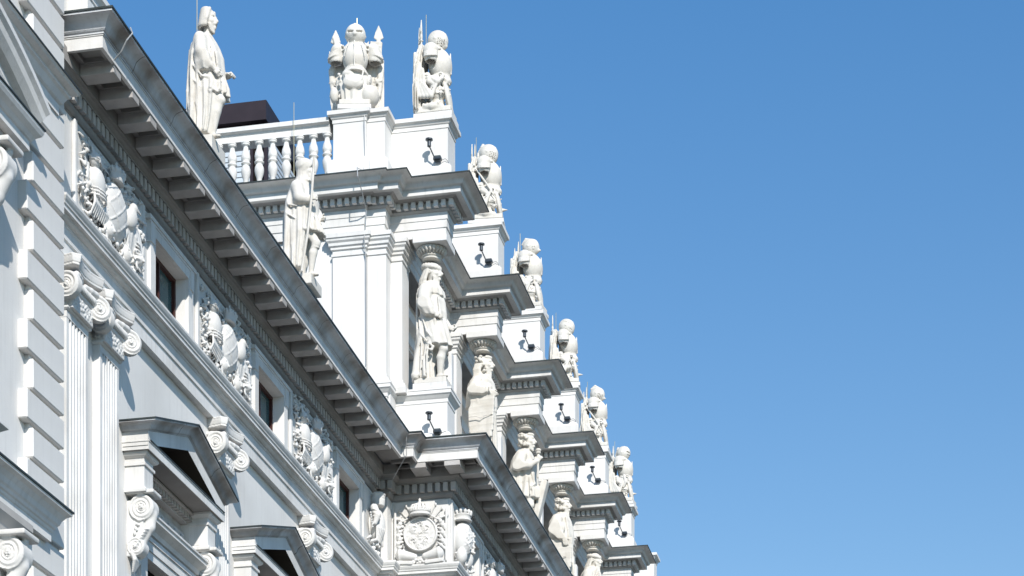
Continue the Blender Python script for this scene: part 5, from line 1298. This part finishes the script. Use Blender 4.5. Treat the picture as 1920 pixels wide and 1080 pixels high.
o = copy_part(bc, P); o.location = (XV, 22.40, 7.83)
o = copy_part(bc, P); o.location = (XV, 19.2, 7.83); o = copy_part(bc, P); o.location = (XV, 18.4, 11.84)
sw('hood_end', [(XV-.05, 20.5), (XV, 20.5), (XV, 21.95), (XV-.05, 21.95)], [(-.1, 8.80), (.10, 8.80), (.12, 8.86), (.2, 8.92), (.26, 8.96), (.26, 8.985), (-.1, 9.0)], M_trim)
# pavilion pier block standing on the cornice
m = MB(); m.box(-12.4, -10.98, 24.6, 25.35, 14.5, 18.5); m.build('roof_pier', M_wall, P)

# ================================================================== separate things: lamps, wires, plant room
def floodlight(loc, label, sx=1):
    t = empty('floodlight', loc, label, 'floodlight', 'black floodlights on arms at the foot of the pedestals'); t.scale = (.76, .76, .76)
    b = MB(); b.cham(-.10, .10, -.19, -.03, -.06, .06, .035); b.build('housing', M_iron, t)
    g_ = MB(); g_.cham(-.08, .08, -.16, -.06, .0605, .067, .002); g_.build('lens', M_glassl, t)
    a_ = MB(); a_.tube([(-.06, -.12, .0), (-.10, -.16, .10), (-.17, -.24, .26)], .016, 8); a_.build('arm', M_iron, t)
    h = MB(); h.lathe(0, 0, [(.038, 0), (.046, .01), (.046, .12), (.055, .14), (.088, .155), (.088, .18), (.075, .19)], 20); h = h.build('lamp_head', M_iron, t); h.location = (-.17, -.25, .24)
    w_ = MB(); w_.tube([(.10, -.05, .0), (.17, -.03, .03), (.22, -.02, -.02), (.26, -.015, -.12)], .006, 5); w_.build('cable', M_iron, t)
    return t
FL = ['black floodlight on the first attic pedestal, directly under the corner trophy', 'black floodlight on the second attic pedestal along the portico', 'black floodlight on the third attic pedestal along the portico',
      'black floodlight on the fourth attic pedestal along the portico', 'black floodlight on the fifth attic pedestal along the portico', 'black floodlight on the farthest attic pedestal at lower right']
for k in range(6): floodlight((-9.74, 39.06+PT*k, 19.95), FL[k])
floodlight((-9.76, 39.13, 15.06), 'black floodlight at the foot of the lower pedestal beneath the first pier statue')
def wire(name, pts, r, label, m=M_wire):
    b = MB(); b.tube(pts, r, 6); return tag(b.build(name, m), label, 'wire')
yw = 38.03
wire('lightning_wire', [(-10.97, yw, 19.47), (-10.955, yw-.03, 19.30), (-10.94, 38.25, 19.12), (-10.95, 38.55, 18.95), (-10.975, 38.57, 18.6), (-10.985, 38.52, 18.45), (-10.982, 38.62, 18.1), (-10.982, 38.63, 16.2)], .010, 'thin lightning wire running down the end wall below the balustrade pedestal')
wire('lightning_wire', [(-10.97, 38.50, 20.72), (-10.965, 38.47, 20.5), (-10.965, 38.50, 19.9), (-10.965, 38.42, 19.6), (-10.97, 38.08, 19.48)], .006, 'thin lightning wire on the front of the balustrade end pedestal')
wire('lightning_wire', [(-9.865, 24.62, 14.53), (-9.83, 24.60, 14.45), (-9.87, 24.52, 14.33), (-9.95, 24.55, 14.22), (-10.06, 24.60, 14.16)], .009, 'loop of wire hanging from the cornice edge at the upper left')
wire('lightning_wire', [(-9.90, 37.47, 14.55), (-9.93, 37.49, 14.35), (-9.96, 37.62, 14.15), (-10.30, 37.95, 13.86)], .006, 'thin wire crossing the inner corner of the main cornice')
for i, (x, y, z0, z1) in enumerate([(-10.98, 29.9, 16.2, 18.3), (-12.26, 38.4, 19.46, 20.95)]):
    b = MB(); b.tube([(x, y, z0), (x-.0, y, z1)], .0055, 6)
    tag(b.build('lightning_rod', M_rod), ['thin lightning rod behind the statue on the wing roof', 'thin lightning rod standing before the balustrade'][i], 'rod')
# rooftop plant room
t = empty('plant_room', (-15.6, 46.0, 19.45), 'dark brown metal clad plant room with pale louvres on the roof behind the balustrade', 'roof hut')
b = MB(); b.prism_yz([(-2, 4.28), (1.6, 4.28), (1.6, 4.68), (-2, 4.68)], -1.6, .95); b.build('fascia', M_fascia, t)
b = MB(); b.box(-1.6, .93, -1.9, 1.55, 4.6805, 4.72); b.build('roof_sheet', M_fascia, t)
b = MB()
for i in range(34): b.box(-1.5, .55, -1.86, -1.80, .3+.112*i, .3+.112*i+.088)
b.build('pale_louvre', M_louvre, t)
b = MB(); b.box(-1.5, .90, -1.70, 1.5, 0, 4.279); b.build('dark_wall', M_dark, t)
b = MB(); b.box(.56, .62, -1.88, -1.80, 0, 4.279); b.box(.86, .94, -1.88, -1.80, 0, 4.279); b.build('post', M_fascia, t)
b = MB()
for i in range(36): b.box(.905, .945, -1.78, 1.48, .05+.112*i, .05+.112*i+.07)
b.build('side_louvre', M_louvre, t)
